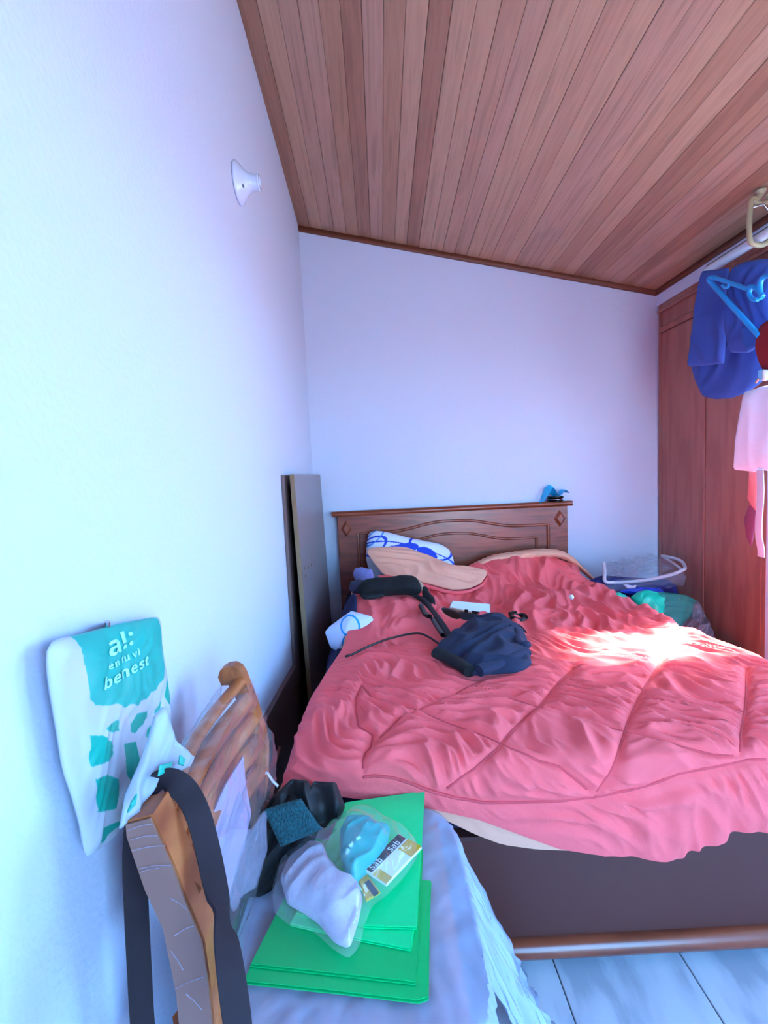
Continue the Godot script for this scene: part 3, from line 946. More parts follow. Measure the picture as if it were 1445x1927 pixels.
	part("clasp", Shape.new().sweep([Vector3(0.806, 0.557, 1.005), Vector3(0.833, 0.561, 0.994)], ring(0.006, 8)), M.chrome, case_)
	# dark folded cloth under the notebook
	var dk: Array = [Vector3(0.807, 0.580, 0.940), Vector3(0.902, 0.566, 0.961), Vector3(1.028, 0.553, 0.974), Vector3(1.032, 0.525, 1.036), Vector3(0.878, 0.518, 1.070), Vector3(0.783, 0.535, 1.045)]
	tag(part("cloth", Puff.new(dk, Vector3(0.05, 0.9, 0.4), 0.02, {"back": 0.02}).shape(12), mat("slate_cloth", Color(0.06, 0.08, 0.12), 0.8)), "flat dark slate cloth partly under the white notebook", "cloth")

	# navy garment
	var ga := thing("garment", "crumpled navy blue garment lying in the middle of the pink quilt", "garment", Vector3(0.85, 0.6, 1.2))
	var go: Array = [Vector3(0.624, 0.608, 1.529), Vector3(0.649, 0.608, 1.460), Vector3(0.715, 0.608, 1.347), Vector3(0.772, 0.608, 1.267), Vector3(0.847, 0.608, 1.175), Vector3(0.926, 0.608, 1.140), Vector3(0.970, 0.608, 1.155), Vector3(0.996, 0.608, 1.259), Vector3(1.005, 0.608, 1.357), Vector3(0.992, 0.608, 1.449), Vector3(0.966, 0.608, 1.520), Vector3(0.947, 0.608, 1.631), Vector3(0.937, 0.608, 1.677), Vector3(0.906, 0.608, 1.714), Vector3(0.864, 0.608, 1.738), Vector3(0.794, 0.608, 1.739), Vector3(0.717, 0.608, 1.742), Vector3(0.697, 0.608, 1.701), Vector3(0.670, 0.608, 1.644), Vector3(0.638, 0.608, 1.607)]
	part("body", Puff.new(go, Vector3(0, 1, 0), 0.055, {"back": 0.02, "power": 3.0, "folds": folds(61, 0.018, 0.07, 0.75, 2.5)}).shape(44), M.navy_cloth, ga)
	var hm: Array = smooth([Vector3(0.625, 0.620, 1.560), Vector3(0.657, 0.620, 1.605), Vector3(0.692, 0.620, 1.676), Vector3(0.715, 0.620, 1.741)], 6)
	part("hem", Shape.new().sweep(hm, ring(0.024, 12, 0.8)), M.black_cloth, ga)
	var cf: Array = smooth([Vector3(0.946, 0.640, 1.378), Vector3(0.957, 0.640, 1.445), Vector3(0.932, 0.640, 1.537), Vector3(0.936, 0.640, 1.582), Vector3(0.956, 0.640, 1.574)], 6)
	part("cuff", Shape.new().sweep(cf, ring(0.016, 12, 0.8)), M.navy_cloth, ga)
	var sl: Array = smooth([Vector3(0.741, 0.625, 1.747), Vector3(0.802, 0.625, 1.711), Vector3(0.870, 0.625, 1.655), Vector3(0.937, 0.625, 1.604)], 6)
	part("sleeve", Shape.new().sweep(sl, ring(0.026, 14, 0.7)), M.navy_cloth, ga)

	# coiled earphones beside it
	var ea := thing("earphones", "small coil of black earphone cord behind the navy garment's right shoulder", "earphones", Vector3(1.1, 0.59, 0.9))
	var cc: Vector3 = Vector3(1.045, 0.583, 1.108)
	for k in 4:
		var loop := []
		for i in 24:
			var t := TAU * i / 24
			loop.append(cc + Vector3(cos(t) * (0.026 + 0.004 * k) + 0.004 * k, 0.004 * k + 0.006 * sin(t * 2 + k), sin(t) * (0.045 - 0.005 * k)))
		part("cord", Shape.new().sweep(loop, ring(0.0042, 6), Vector3.ZERO, null, true), M.black_plastic, ea)
	part("bud", Shape.new().sweep([cc + Vector3(-0.02, 0.012, -0.03), cc + Vector3(0.012, 0.016, -0.035)], ring(0.016, 12)), M.black_plastic, ea)
	var tail: Array = smooth([Vector3(0.999, 0.625, 1.305), Vector3(1.004, 0.625, 1.355), Vector3(1.001, 0.625, 1.407), Vector3(0.998, 0.625, 1.374)], 6)
	part("lead", Shape.new().sweep(tail, ring(0.003, 6)), M.black_plastic, ea)
	# scrap of tissue
	var ti: Array = [Vector3(1.359, 0.625, 0.929), Vector3(1.381, 0.625, 0.902), Vector3(1.384, 0.625, 0.934), Vector3(1.365, 0.625, 0.961)]
	tag(part("scrap", Puff.new(ti, Vector3.UP, 0.012, {"folds": folds(66, 0.004, 0.01)}).shape(8), M.paper), "tiny white paper scrap on the quilt's right half", "scrap")
	# on the headboard
	var tin := thing("tin", "small round black and silver tin on the headboard's right end", "tin", Vector3(1.62, 1.04, 0.06))
	var tc: Vector3 = Vector3(1.626, 1.043, 0.045)
	tc.y = 1.041
	var tx := Transform3D(Basis.IDENTITY, tc)
	part("base", Shape.new().lathe([Vector2(0, 0), Vector2(0.05, 0), Vector2(0.052, 0.004), Vector2(0.05, 0.009), Vector2(0.0, 0.009)], tx), M.black_plastic, tin)
	part("rim", Shape.new().lathe([Vector2(0, 0.009), Vector2(0.047, 0.009), Vector2(0.047, 0.022), Vector2(0.0, 0.022)], tx), M.chrome, tin)
	part("lid", Shape.new().lathe([Vector2(0, 0.022), Vector2(0.052, 0.022), Vector2(0.053, 0.034), Vector2(0.05, 0.036), Vector2(0.0, 0.036)], tx), M.black_plastic, tin)
	# a crumpled blue bag thrown over it: a sheet with raised lobes
	var tip := tc + Vector3(0, 0.038, 0)
	var bn := noise(68, 14.0, 2)
	var bl := Shape.new()
	for s in 2:
		bl.grid(40, 24, func(u: float, v: float) -> Vector3:
			var x := lerpf(-0.115, 0.078, u)
			var z := lerpf(-0.035, 0.05, v)
			var lobe := 0.075 * exp(-pow((x + 0.045 - z * 0.3) / 0.026, 2)) * (0.5 + 0.5 * cos((v - 0.5) * 2.0)) + 0.038 * exp(-pow((x - 0.055) / 0.025, 2))
			var fall := 0.045 * smoothstep(-0.055, -0.115, x)
			var narrow := 1.0 - 0.5 * smoothstep(-0.06, -0.115, x)
			return tip + Vector3(x, lobe - fall + 0.006 * bn.get_noise_2d(x * 3.0, z * 3.0) - 0.0015 * s, z * narrow), false, s == 0)
	tag(part("plastic_bag", bl, M.blue_plastic), "crumpled bright blue plastic bag lying over the tin on the headboard", "bag")


# ---------------------------------------------------------------- boards by the left wall
func boards() -> void:
	var b := thing("board", "tall grey-brown board leaning on the left wall beside the bed's head, pale raw edge", "board", Vector3(0.1, 0, 0.55))
	var top: Vector3 = Vector3(0.039, 1.293, 1.030)
	var low: Vector3 = Vector3(0.062, 0.206, 1.030)
	var dir := (low - top) / (top.y - low.y)
	var foot := top + dir * (top.y - 0.001)
	foot.y = 0.0
	var t := Vector3(0.018, 0, 0)
	part("face", Shape.new().slab([top, foot, Vector3(foot.x, 0, 0.05), Vector3(top.x, top.y, 0.05)], t, 0.0015), M.board_face, b)
	part("raw_edge", Shape.new().slab([top + Vector3(-0.002, 0, 0.0005), foot + Vector3(-0.002, 0, 0.0005), foot + Vector3(0.018, 0, 0.0005), top + Vector3(0.018, 0, 0.0005)], Vector3(0, 0, 0.005)), M.chipboard, b)
	for q in [Vector3(0.100, 0.837, 0.951), Vector3(0.100, 0.821, 0.843), Vector3(0.100, 0.815, 0.741), Vector3(0.100, 0.797, 0.949)]:
		var k: float = (top.y - q.y)
		var c := Vector3(top.x + dir.x * k + 0.0185, q.y, q.z)
		part("chip", Shape.new().box(c, Vector3(0.001, 0.012, 0.016), 0.0004, Basis(Vector3.RIGHT, 0.6)), M.chipboard, b)
	tag(part("board", Shape.new().span(Vector3(0.0005, 0.001, 0.12), Vector3(0.014, 1.292, 1.056), 0.0015), M.board_dark), "dark brown board added as the shadow of the grey-brown one on the wall", "board")  # added board, standing in for the tall board's shadow on the wall
	var l := thing("shade_panel", "low dark brown panel added in the shaded strip of left wall between chair and bed", "panel", Vector3(0.015, 0, 1.6))  # panel put in where the lower wall lies in shade beside the bed
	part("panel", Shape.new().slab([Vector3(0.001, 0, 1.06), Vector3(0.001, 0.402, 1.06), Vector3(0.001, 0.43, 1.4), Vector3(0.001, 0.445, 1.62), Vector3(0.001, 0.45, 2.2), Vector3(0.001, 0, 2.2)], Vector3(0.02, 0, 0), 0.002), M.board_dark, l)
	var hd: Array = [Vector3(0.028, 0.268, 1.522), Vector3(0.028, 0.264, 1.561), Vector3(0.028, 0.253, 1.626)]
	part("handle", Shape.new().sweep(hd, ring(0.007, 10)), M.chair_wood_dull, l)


# ---------------------------------------------------------------- chair against the left wall
var seat_y := 0.5


func chair() -> void:
	var c := thing("chair", "new wooden slat-back chair still wrapped in clear film against the left wall", "chair", Vector3(0.35, 0, 2.42))
	var near: Array = [Vector3(0.101, 0.839, 2.660), Vector3(0.137, 0.847, 2.660), Vector3(0.161, 0.774, 2.660), Vector3(0.177, 0.717, 2.660), Vector3(0.191, 0.670, 2.660), Vector3(0.194, 0.609, 2.660), Vector3(0.195, 0.546, 2.660), Vector3(0.147, 0.549, 2.660), Vector3(0.147, 0.595, 2.660), Vector3(0.137, 0.692, 2.660), Vector3(0.119, 0.747, 2.660), Vector3(0.101, 0.820, 2.660)]
	part("post", Shape.new().slab(near, Vector3(0, 0, -0.045)), M.chair_wood, c)
	var cap: Array = [Vector3(0.103, 0.842, 2.664), Vector3(0.139, 0.850, 2.664), Vector3(0.163, 0.777, 2.664), Vector3(0.179, 0.720, 2.664), Vector3(0.192, 0.674, 2.664), Vector3(0.189, 0.674, 2.664), Vector3(0.174, 0.721, 2.664), Vector3(0.158, 0.776, 2.664), Vector3(0.135, 0.841, 2.664), Vector3(0.105, 0.835, 2.664)]
	part("post_face", Shape.new().slab([Vector3(0.103, 0.837, 2.661), Vector3(0.135, 0.844, 2.661), Vector3(0.159, 0.773, 2.661), Vector3(0.174, 0.716, 2.661), Vector3(0.188, 0.669, 2.661), Vector3(0.192, 0.611, 2.661), Vector3(0.193, 0.548, 2.661), Vector3(0.149, 0.550, 2.661), Vector3(0.149, 0.596, 2.661), Vector3(0.139, 0.691, 2.661), Vector3(0.120, 0.746, 2.661), Vector3(0.103, 0.820, 2.661)], Vector3(0, 0, 0.003)), M.chair_wood_dull, c)
	for q in [[Vector3(0.107, 0.831, 2.666), Vector3(0.139, 0.838, 2.666)], [Vector3(0.109, 0.818, 2.666), Vector3(0.143, 0.822, 2.666)], [Vector3(0.110, 0.803, 2.666), Vector3(0.153, 0.808, 2.666)], [Vector3(0.116, 0.778, 2.666), Vector3(0.160, 0.780, 2.666)], [Vector3(0.118, 0.773, 2.666), Vector3(0.142, 0.777, 2.666)], [Vector3(0.153, 0.735, 2.666), Vector3(0.173, 0.718, 2.666)], [Vector3(0.155, 0.683, 2.666), Vector3(0.181, 0.695, 2.666)], [Vector3(0.148, 0.661, 2.666), Vector3(0.162, 0.633, 2.666)], [Vector3(0.147, 0.606, 2.666), Vector3(0.187, 0.622, 2.666)], [Vector3(0.163, 0.599, 2.666), Vector3(0.182, 0.575, 2.666)]]:
		part("film_crease", Shape.new().sweep([q[0], q[0].lerp(q[1], 0.5) + Vector3(0, 0.002, 0), q[1]], ring(0.0007, 6)), M.film_milky, c)
	# posts go on to the floor below the frame
	part("back_leg", Shape.new().sweep([Vector3(0.162, 0.545, 2.640), Vector3(0.24, 0.25, 2.64), Vector3(0.2, 0.0, 2.64)], strip(0.045, 0.04), Vector3.BACK), M.chair_wood, c)
	var far: Array = [Vector3(0.080, 0.850, 2.240), Vector3(0.086, 0.865, 2.240), Vector3(0.098, 0.872, 2.240), Vector3(0.114, 0.873, 2.240), Vector3(0.127, 0.865, 2.240), Vector3(0.135, 0.850, 2.240), Vector3(0.154, 0.786, 2.240), Vector3(0.171, 0.709, 2.240), Vector3(0.174, 0.682, 2.240), Vector3(0.167, 0.597, 2.240), Vector3(0.156, 0.535, 2.240), Vector3(0.128, 0.537, 2.240), Vector3(0.137, 0.598, 2.240), Vector3(0.143, 0.684, 2.240), Vector3(0.136, 0.721, 2.240), Vector3(0.114, 0.804, 2.240), Vector3(0.102, 0.831, 2.240), Vector3(0.086, 0.831, 2.240)]
	part("post", Shape.new().slab(far, Vector3(0, 0, -0.03), 0.003), M.chair_wood, c)
	part("back_leg", Shape.new().sweep([Vector3(0.142, 0.538, 2.225), Vector3(0.22, 0.3, 2.225), Vector3(0.19, 0.0, 2.225)], strip(0.045, 0.03), Vector3.BACK), M.chair_wood, c)
	# slats between the posts, bowed slightly towards the wall
	var ends := [
		[Vector3(0.128, 0.836, 2.240), Vector3(0.127, 0.796, 2.620), 0.02],
		[Vector3(0.139, 0.795, 2.240), Vector3(0.133, 0.760, 2.620), 0.036],
		[Vector3(0.147, 0.749, 2.240), Vector3(0.145, 0.720, 2.620), 0.036],
		[Vector3(0.153, 0.696, 2.240), Vector3(0.162, 0.718, 2.640), 0.044],
		[Vector3(0.153, 0.628, 2.240), Vector3(0.174, 0.667, 2.640), 0.04]]
	for e in ends:
		var path := []
		for k in 13:
			var u := k / 12.0
			path.append(e[0].lerp(e[1], u) + Vector3(-0.025 * sin(PI * u), 0, 0))
		var lean: Vector3 = (ends[0][0] - ends[4][0]).normalized()
		part("slat", Shape.new().sweep(path, strip(0.014, e[2]), lean), M.chair_wood, c)
	part("seat", Shape.new().span(Vector3(0.19, seat_y - 0.045, 2.2), Vector3(0.545, seat_y - 0.004, 2.645), 0.012), M.chair_wood, c)
	for z in [2.235, 2.61]:
		part("front_leg", Shape.new().span(Vector3(0.49, 0, z - 0.022), Vector3(0.535, seat_y - 0.04, z + 0.022), 0.004), M.chair_wood, c)
	part("foam_sheet", Shape.new().slab([Vector3(0.156, 0.735, 2.352), Vector3(0.164, 0.699, 2.375), Vector3(0.177, 0.647, 2.395), Vector3(0.177, 0.624, 2.453), Vector3(0.173, 0.607, 2.531), Vector3(0.157, 0.660, 2.538), Vector3(0.142, 0.716, 2.519), Vector3(0.147, 0.732, 2.437)], Vector3(0.9, 0.27, 0.1) * 0.004), M.foam, c)
	# film stretched over the back: one wrinkled sheet in front, tied round the posts
	var fn := noise(91, 16.0, 2)
	var fm: Array = [Vector3(0.123, 0.826, 2.200), Vector3(0.167, 0.646, 2.200), Vector3(0.130, 0.382, 2.250), Vector3(0.142, 0.828, 2.600), Vector3(0.178, 0.639, 2.600), Vector3(0.191, 0.495, 2.600)]
	var film := func(u: float, v: float) -> Vector3:
		var a: Vector3 = fm[0].lerp(fm[1], v * 2.0) if v < 0.5 else fm[1].lerp(fm[2], v * 2.0 - 1.0)
		var b: Vector3 = fm[3].lerp(fm[4], v * 2.0) if v < 0.5 else fm[4].lerp(fm[5], v * 2.0 - 1.0)
		var p := a.lerp(b, u)
		p.x += 0.02 + 0.012 * fn.get_noise_2d(u * 0.12, v * 0.4) + 0.004 * absf(fn.get_noise_2d(u * 0.25 + v * 0.3, v * 1.1))
		return p
	var fs := Shape.new().grid(60, 60, film)
	fs.grid(30, 20, func(u: float, v: float) -> Vector3:
		# over the top and down behind
		var p: Vector3 = fm[0].lerp(fm[3], u)
		var t := v * 2.6
		p.x += 0.02 - 0.07 * sin(minf(t, PI / 2) ) - 0.02 * maxf(0.0, t - 1.2) * 0.3
		p.y += 0.012 * sin(minf(t * 2.0, PI)) - 0.06 * maxf(0.0, t - 1.0)
		p.x = maxf(p.x, 0.012)
		p.y += 0.006 * fn.get_noise_2d(u * 0.4, v * 0.3)
		return p)
	part("film", fs, M.film, c)
	# loose milky end of the film below the slats
	var loose: Array = [Vector3(0.208, 0.686, 2.484), Vector3(0.219, 0.692, 2.441), Vector3(0.223, 0.633, 2.467), Vector3(0.215, 0.606, 2.513), Vector3(0.201, 0.623, 2.549), Vector3(0.197, 0.614, 2.567), Vector3(0.181, 0.683, 2.576), Vector3(0.174, 0.728, 2.569), Vector3(0.186, 0.724, 2.532)]
	part("film_end", Puff.new(loose, Vector3(1, 0.2, 0.3), 0.014, {"back": 0.004, "folds": folds(92, 0.008, 0.03, 1.0, 6.0)}).shape(26), M.film_milky, c)

	# the strap of a bag slung over the near corner
	var st := thing("strap", "wide black webbing strap looped over the chair back's near post", "strap", Vector3(0.1, 0.2, 2.6))
	var front: Array = [Vector3(0.109, 0.847, 2.600), Vector3(0.126, 0.854, 2.600), Vector3(0.142, 0.848, 2.600), Vector3(0.156, 0.833, 2.600), Vector3(0.172, 0.813, 2.610), Vector3(0.184, 0.785, 2.620), Vector3(0.199, 0.754, 2.640), Vector3(0.217, 0.732, 2.670), Vector3(0.238, 0.721, 2.710), Vector3(0.251, 0.696, 2.735), Vector3(0.258, 0.649, 2.745), Vector3(0.258, 0.607, 2.745)]
	var back: Array = [Vector3(0.063, 0.425, 2.600), Vector3(0.063, 0.479, 2.600), Vector3(0.066, 0.570, 2.600), Vector3(0.070, 0.670, 2.600), Vector3(0.075, 0.751, 2.600), Vector3(0.087, 0.815, 2.600)]
	var loop := smooth(back + front, 6)
	part("webbing", Shape.new().sweep(loop, [Vector2(-0.016, -0.002), Vector2(0.016, -0.002), Vector2(0.0165, 0.0), Vector2(0.016, 0.002), Vector2(-0.016, 0.002), Vector2(-0.0165, 0)], Vector3(-0.72, 0.0, 0.69).cross(Vector3.UP)), M.strap_black, st)

	# plastic sheet over the seat, falling in folds to the floor
	var dn := noise(95, 1.0, 3)
	var mid := Vector3(0.375, seat_y + 0.002, 2.44)
	var sheet := func(u: float, v: float) -> Vector3:
		var t := u * TAU
		var d := Vector2(cos(t), sin(t))
		# rounded rectangle of the seat
		var k := pow(pow(absf(d.x) / 0.205, 5.0) + pow(absf(d.y) / 0.24, 5.0), -0.2)
		if v < 0.35:
			var q := d * k * (v / 0.35)
			return mid + Vector3(q.x, 0.004 * dn.get_noise_2d(q.x * 14.0, q.y * 14.0), q.y)
		var s := (v - 0.35) / 0.65 * (1.0 - 0.95 * exp(-pow((t - 0.6) / 0.24, 4.0)))
		var flare := 0.19 if d.x > 0.0 else 0.03
		var w1 := dn.get_noise_2d(cos(t) * 4.0 + 3.0, sin(t) * 4.0 + s * 0.8)
		var w2 := dn.get_noise_2d(cos(t) * 9.0 + s * 0.9, sin(t) * 9.0 - s * 1.4)
		var wrinkle := 0.09 * (0.25 - absf(w1)) * s + 0.085 * (0.25 - absf(w2)) * (0.12 + s) + 0.03 * dn.get_noise_2d(cos(t) * 17.0 + s * 1.5, sin(t) * 17.0 - s * 2.5) * (0.1 + s * 0.6)
		var r := k + 0.02 * sqrt(s) + flare * s * absf(d.x) + wrinkle
		var y := -0.495 * s - 0.01 * smoothstep(0.0, 0.1, s)
		return Vector3(maxf(0.21, mid.x + d.x * r), maxf(0.004, mid.y + y), mid.z + d.y * (r if d.y < 0.0 else minf(r, 0.28 + wrinkle)))
	tag(part("plastic_sheet", Shape.new().grid(420, 100, sheet, true, true), M.milky), "milky white plastic sheet draped over the chair seat down to the floor", "sheet")
	var ub: Array = [Vector3(0.3, 0.2, 2.56), Vector3(0.3, 0.02, 2.5), Vector3(0.47, 0.02, 2.5), Vector3(0.48, 0.2, 2.5), Vector3(0.47, 0.4, 2.5), Vector3(0.32, 0.4, 2.5)]
	tag(part("rucksack", Puff.new(ub, Vector3(0.3, 0.1, 1), 0.09, {"back": 0.16, "power": 4.0, "folds": folds(97, 0.02, 0.1)}).shape(20), M.black_cloth), "dark bag under the chair seat, seen through the gap in the plastic sheet", "bag")


func on_the_chair() -> void:
	# green plastic folders, lowest first
	var y0 := seat_y + 0.009
	var stack := [
		[[Vector3(0.206, 0.510, 2.578), Vector3(0.350, 0.510, 2.599), Vector3(0.471, 0.510, 2.618), Vector3(0.486, 0.510, 2.614), Vector3(0.500, 0.510, 2.496), Vector3(0.512, 0.510, 2.414), Vector3(0.255, 0.510, 2.374)], M.folder_green, "bottom green folder, sticking out furthest at the near edge of the stack"],
		[[Vector3(0.212, 0.515, 2.557), Vector3(0.381, 0.515, 2.583), Vector3(0.469, 0.515, 2.597), Vector3(0.481, 0.515, 2.521), Vector3(0.503, 0.515, 2.344), Vector3(0.277, 0.515, 2.300)], M.folder_green, "second green folder from the bottom of the stack"],
		[[Vector3(0.264, 0.520, 2.497), Vector3(0.386, 0.520, 2.531), Vector3(0.465, 0.520, 2.551), Vector3(0.474, 0.520, 2.512), Vector3(0.518, 0.520, 2.193), Vector3(0.343, 0.520, 2.201)], M.folder_green_pale, "third green folder, its lower edge under the clear bag"],
		[[Vector3(0.271, 0.525, 2.483), Vector3(0.394, 0.525, 2.513), Vector3(0.477, 0.525, 2.520), Vector3(0.522, 0.525, 2.183), Vector3(0.511, 0.525, 2.181), Vector3(0.337, 0.525, 2.206)], M.folder_green_pale, "topmost bright green folder, under the clear bag of cloth"]]
	for k in stack.size():
		var o: Array = stack[k][0]
		var f := thing("folder", stack[k][2], "folder", Vector3(0.38, y0 + 0.005 * k, 2.4), "green plastic folders on the chair seat")
		var shut := []
		for p in o:
			shut.append(Vector3(p.x, y0 + 0.005 * k, p.z))
		part("back_cover", Shape.new().slab(shut, Vector3(0, 0.0014, 0)), stack[k][1], f)
		var open_ := []
		for p in shut:
			open_.append(p + Vector3((0.375 - p.x) * 0.012, 0.0024, (2.4 - p.z) * 0.012))
		part("front_cover", Shape.new().slab(open_, Vector3(0, 0.0014, 0)), stack[k][1], f)

	# black fabric bag lying at the far corner of the seat
	var bg := thing("shoulder_bag", "crumpled black fabric bag heaped between the chair back and the green folders", "bag", Vector3(0.3, 0.5, 2.3))
	var n := Vector3(0.15, 0.6, 0.75).normalized()
	var body: Array = [Vector3(0.137, 0.511, 2.392), Vector3(0.152, 0.554, 2.354), Vector3(0.175, 0.589, 2.322), Vector3(0.196, 0.612, 2.299), Vector3(0.234, 0.615, 2.289), Vector3(0.276, 0.587, 2.303), Vector3(0.293, 0.556, 2.324), Vector3(0.284, 0.537, 2.342), Vector3(0.253, 0.531, 2.353), Vector3(0.219, 0.519, 2.369), Vector3(0.209, 0.482, 2.401), Vector3(0.179, 0.484, 2.405), Vector3(0.152, 0.490, 2.406)]
	part("body", Puff.new(body, n, 0.05, {"back": 0.03, "power": 3.0, "folds": folds(101, 0.02, 0.08, 1.0)}).shape(30), M.black_cloth, bg)
	var fl: Array = [Vector3(0.182, 0.589, 2.314), Vector3(0.195, 0.610, 2.295), Vector3(0.231, 0.631, 2.271), Vector3(0.265, 0.625, 2.269), Vector3(0.274, 0.615, 2.275), Vector3(0.278, 0.622, 2.268), Vector3(0.326, 0.615, 2.265), Vector3(0.346, 0.577, 2.291), Vector3(0.335, 0.561, 2.306), Vector3(0.303, 0.552, 2.320), Vector3(0.276, 0.570, 2.311), Vector3(0.247, 0.596, 2.296), Vector3(0.205, 0.588, 2.311)]
	part("flap", Puff.new(fl, n, 0.028, {"back": 0.03, "power": 4.0, "folds": folds(102, 0.02, 0.06, 0.8, 2.0)}).shape(26), mat("bag_flap", Color(0.035, 0.035, 0.05), 0.6), bg)
	var tf: Array = [Vector3(0.195, 0.636, 2.370), Vector3(0.230, 0.640, 2.360), Vector3(0.266, 0.643, 2.351), Vector3(0.286, 0.621, 2.364), Vector3(0.309, 0.597, 2.378), Vector3(0.278, 0.592, 2.389), Vector3(0.233, 0.585, 2.403), Vector3(0.215, 0.610, 2.387)]
	tag(part("felt_square", Puff.new(tf, n, 0.012, {"back": 0.006, "power": 10.0, "soft": false, "folds": folds(103, 0.003, 0.05)}).shape(30), M.teal_felt), "square of teal felt lying on the black bag", "felt")
	var tie: Array = [Vector3(0.180, 0.653, 2.281), Vector3(0.184, 0.654, 2.280), Vector3(0.194, 0.639, 2.284), Vector3(0.206, 0.627, 2.287)]
	tag(part("cable_tie", Shape.new().sweep(tie, strip(0.007, 0.003)), M.white_plastic), "bent white strip sticking up between chair post and black bag", "strip")

	# clear bag with things in it
	var fy := y0 + 0.026
	var up := Vector3(0.0, 1.0, 0.08)
	var wc: Array = [Vector3(0.234, 0.540, 2.425), Vector3(0.243, 0.540, 2.383), Vector3(0.269, 0.540, 2.348), Vector3(0.302, 0.540, 2.355), Vector3(0.321, 0.540, 2.394), Vector3(0.344, 0.540, 2.423), Vector3(0.376, 0.540, 2.439), Vector3(0.387, 0.540, 2.473), Vector3(0.381, 0.540, 2.512), Vector3(0.369, 0.540, 2.555), Vector3(0.345, 0.540, 2.545), Vector3(0.316, 0.540, 2.513), Vector3(0.286, 0.540, 2.492), Vector3(0.256, 0.540, 2.475)]
	tag(part("cloth", Puff.new(wc, up, 0.03, {"back": 0.01, "power": 3.0, "folds": folds(111, 0.008, 0.04, 0.7)}).shape(26), M.white_cloth), "white cloth inside the clear bag on the green folders", "cloth")
	var tp: Array = [Vector3(0.337, 0.550, 2.337), Vector3(0.348, 0.550, 2.310), Vector3(0.390, 0.550, 2.308), Vector3(0.415, 0.550, 2.327), Vector3(0.439, 0.550, 2.332), Vector3(0.430, 0.550, 2.381), Vector3(0.408, 0.550, 2.417), Vector3(0.380, 0.550, 2.446), Vector3(0.368, 0.550, 2.450), Vector3(0.352, 0.550, 2.426), Vector3(0.341, 0.550, 2.388)]
	tag(part("pouch", Puff.new(tp, up, 0.035, {"back": 0.012, "power": 3.5, "folds": folds(112, 0.008, 0.035, 0.3)}).shape(26), M.teal_plastic), "bright teal pouch inside the clear bag beside the yellow packets", "pouch")
	var pk := thing("packet", "upper yellow and white packet with a black band inside the clear bag", "packet", Vector3(0.432, 0.545, 2.413), "packets in the clear bag")
	var a: Vector3 = Vector3(0.456, 0.550, 2.348)
	var b: Vector3 = Vector3(0.484, 0.550, 2.400)
	var d: Vector3 = Vector3(0.387, 0.550, 2.428)
	var ex := (d - a).normalized()
	var ez := (b - a - ex * ex.dot(b - a)).normalized()
	var lx := (d - a).length()
	var lz := (b - a).dot(ez)
	var rect := func(u0: float, u1: float, v0: float, v1: float, lift: float) -> Array:
		var r := []
		for q in [[u0, v0], [u1, v0], [u1, v1], [u0, v1]]:
			r.append(a + ex * lx * q[0] + ez * lz * q[1] + Vector3(0, lift, 0))
		return r
	part("sleeve", Shape.new().slab(rect.call(0, 1, 0, 1, 0), Vector3(0, 0.006, 0), 0.001), M.paper, pk)
	part("black_band", Shape.new().slab(rect.call(0.02, 0.98, 0.0, 0.34, 0.006), Vector3(0, 0.0008, 0)), M.black_print, pk)
	part("yellow_panel", Shape.new().slab(rect.call(0.0, 0.3, 0.42, 1.0, 0.006), Vector3(0, 0.0008, 0)), M.yellow_print, pk)
	part("yellow_panel", Shape.new().slab(rect.call(0.84, 1.0, 0.42, 1.0, 0.006), Vector3(0, 0.0008, 0)), M.yellow_print, pk)
	var flat_basis := Basis(-ex, -ez, Vector3.UP)
	lettering("lettering", "Sab", 0.013, Transform3D(flat_basis, a + ex * lx * 0.8 + ez * lz * 0.23 + Vector3(0, 0.0075, 0)), M.white_plastic, pk)
	lettering("lettering", "Sab", 0.013, Transform3D(flat_basis, a + ex * lx * 0.3 + ez * lz * 0.23 + Vector3(0, 0.0075, 0)), M.white_plastic, pk)
	var pk2 := thing("packet", "lower yellow packet half hidden under the white one in the clear bag", "packet", Vector3(0.403, 0.540, 2.463), "packets in the clear bag")
	part("sleeve", Shape.new().slab([Vector3(0.377, 0.543, 2.437), Vector3(0.393, 0.543, 2.430), Vector3(0.418, 0.543, 2.470), Vector3(0.394, 0.543, 2.485)], Vector3(0, 0.005, 0), 0.001), M.yellow_print, pk2)
	part("black_band", Shape.new().slab([Vector3(0.390, 0.549, 2.452), Vector3(0.398, 0.549, 2.446), Vector3(0.416, 0.549, 2.475), Vector3(0.407, 0.549, 2.481)], Vector3(0, 0.0008, 0)), M.black_print, pk2)
	var cb: Array = [Vector3(0.335, 0.545, 2.307), Vector3(0.364, 0.545, 2.279), Vector3(0.389, 0.545, 2.276), Vector3(0.434, 0.545, 2.314), Vector3(0.468, 0.545, 2.336), Vector3(0.491, 0.545, 2.369), Vector3(0.489, 0.545, 2.398), Vector3(0.461, 0.545, 2.439), Vector3(0.431, 0.545, 2.470), Vector3(0.404, 0.545, 2.489), Vector3(0.392, 0.545, 2.518), Vector3(0.386, 0.545, 2.552), Vector3(0.369, 0.545, 2.573), Vector3(0.342, 0.545, 2.555), Vector3(0.309, 0.545, 2.527), Vector3(0.268, 0.545, 2.516), Vector3(0.237, 0.545, 2.492), Vector3(0.225, 0.545, 2.458), Vector3(0.228, 0.545, 2.406), Vector3(0.255, 0.545, 2.361), Vector3(0.301, 0.545, 2.346)]
	var fo := folds(115, 0.012, 0.06, 0.6, 1.6)
	var fo2 := folds(116, 0.005, 0.028, 2.0, 2.5)
	var shell_ := Puff.new(cb, up, 0.052, {"back": 0.012, "power": 3.5, "folds": func(q: Vector2, r: float) -> float: return maxf(-0.002, fo.call(q, r)) + fo2.call(q, r)})
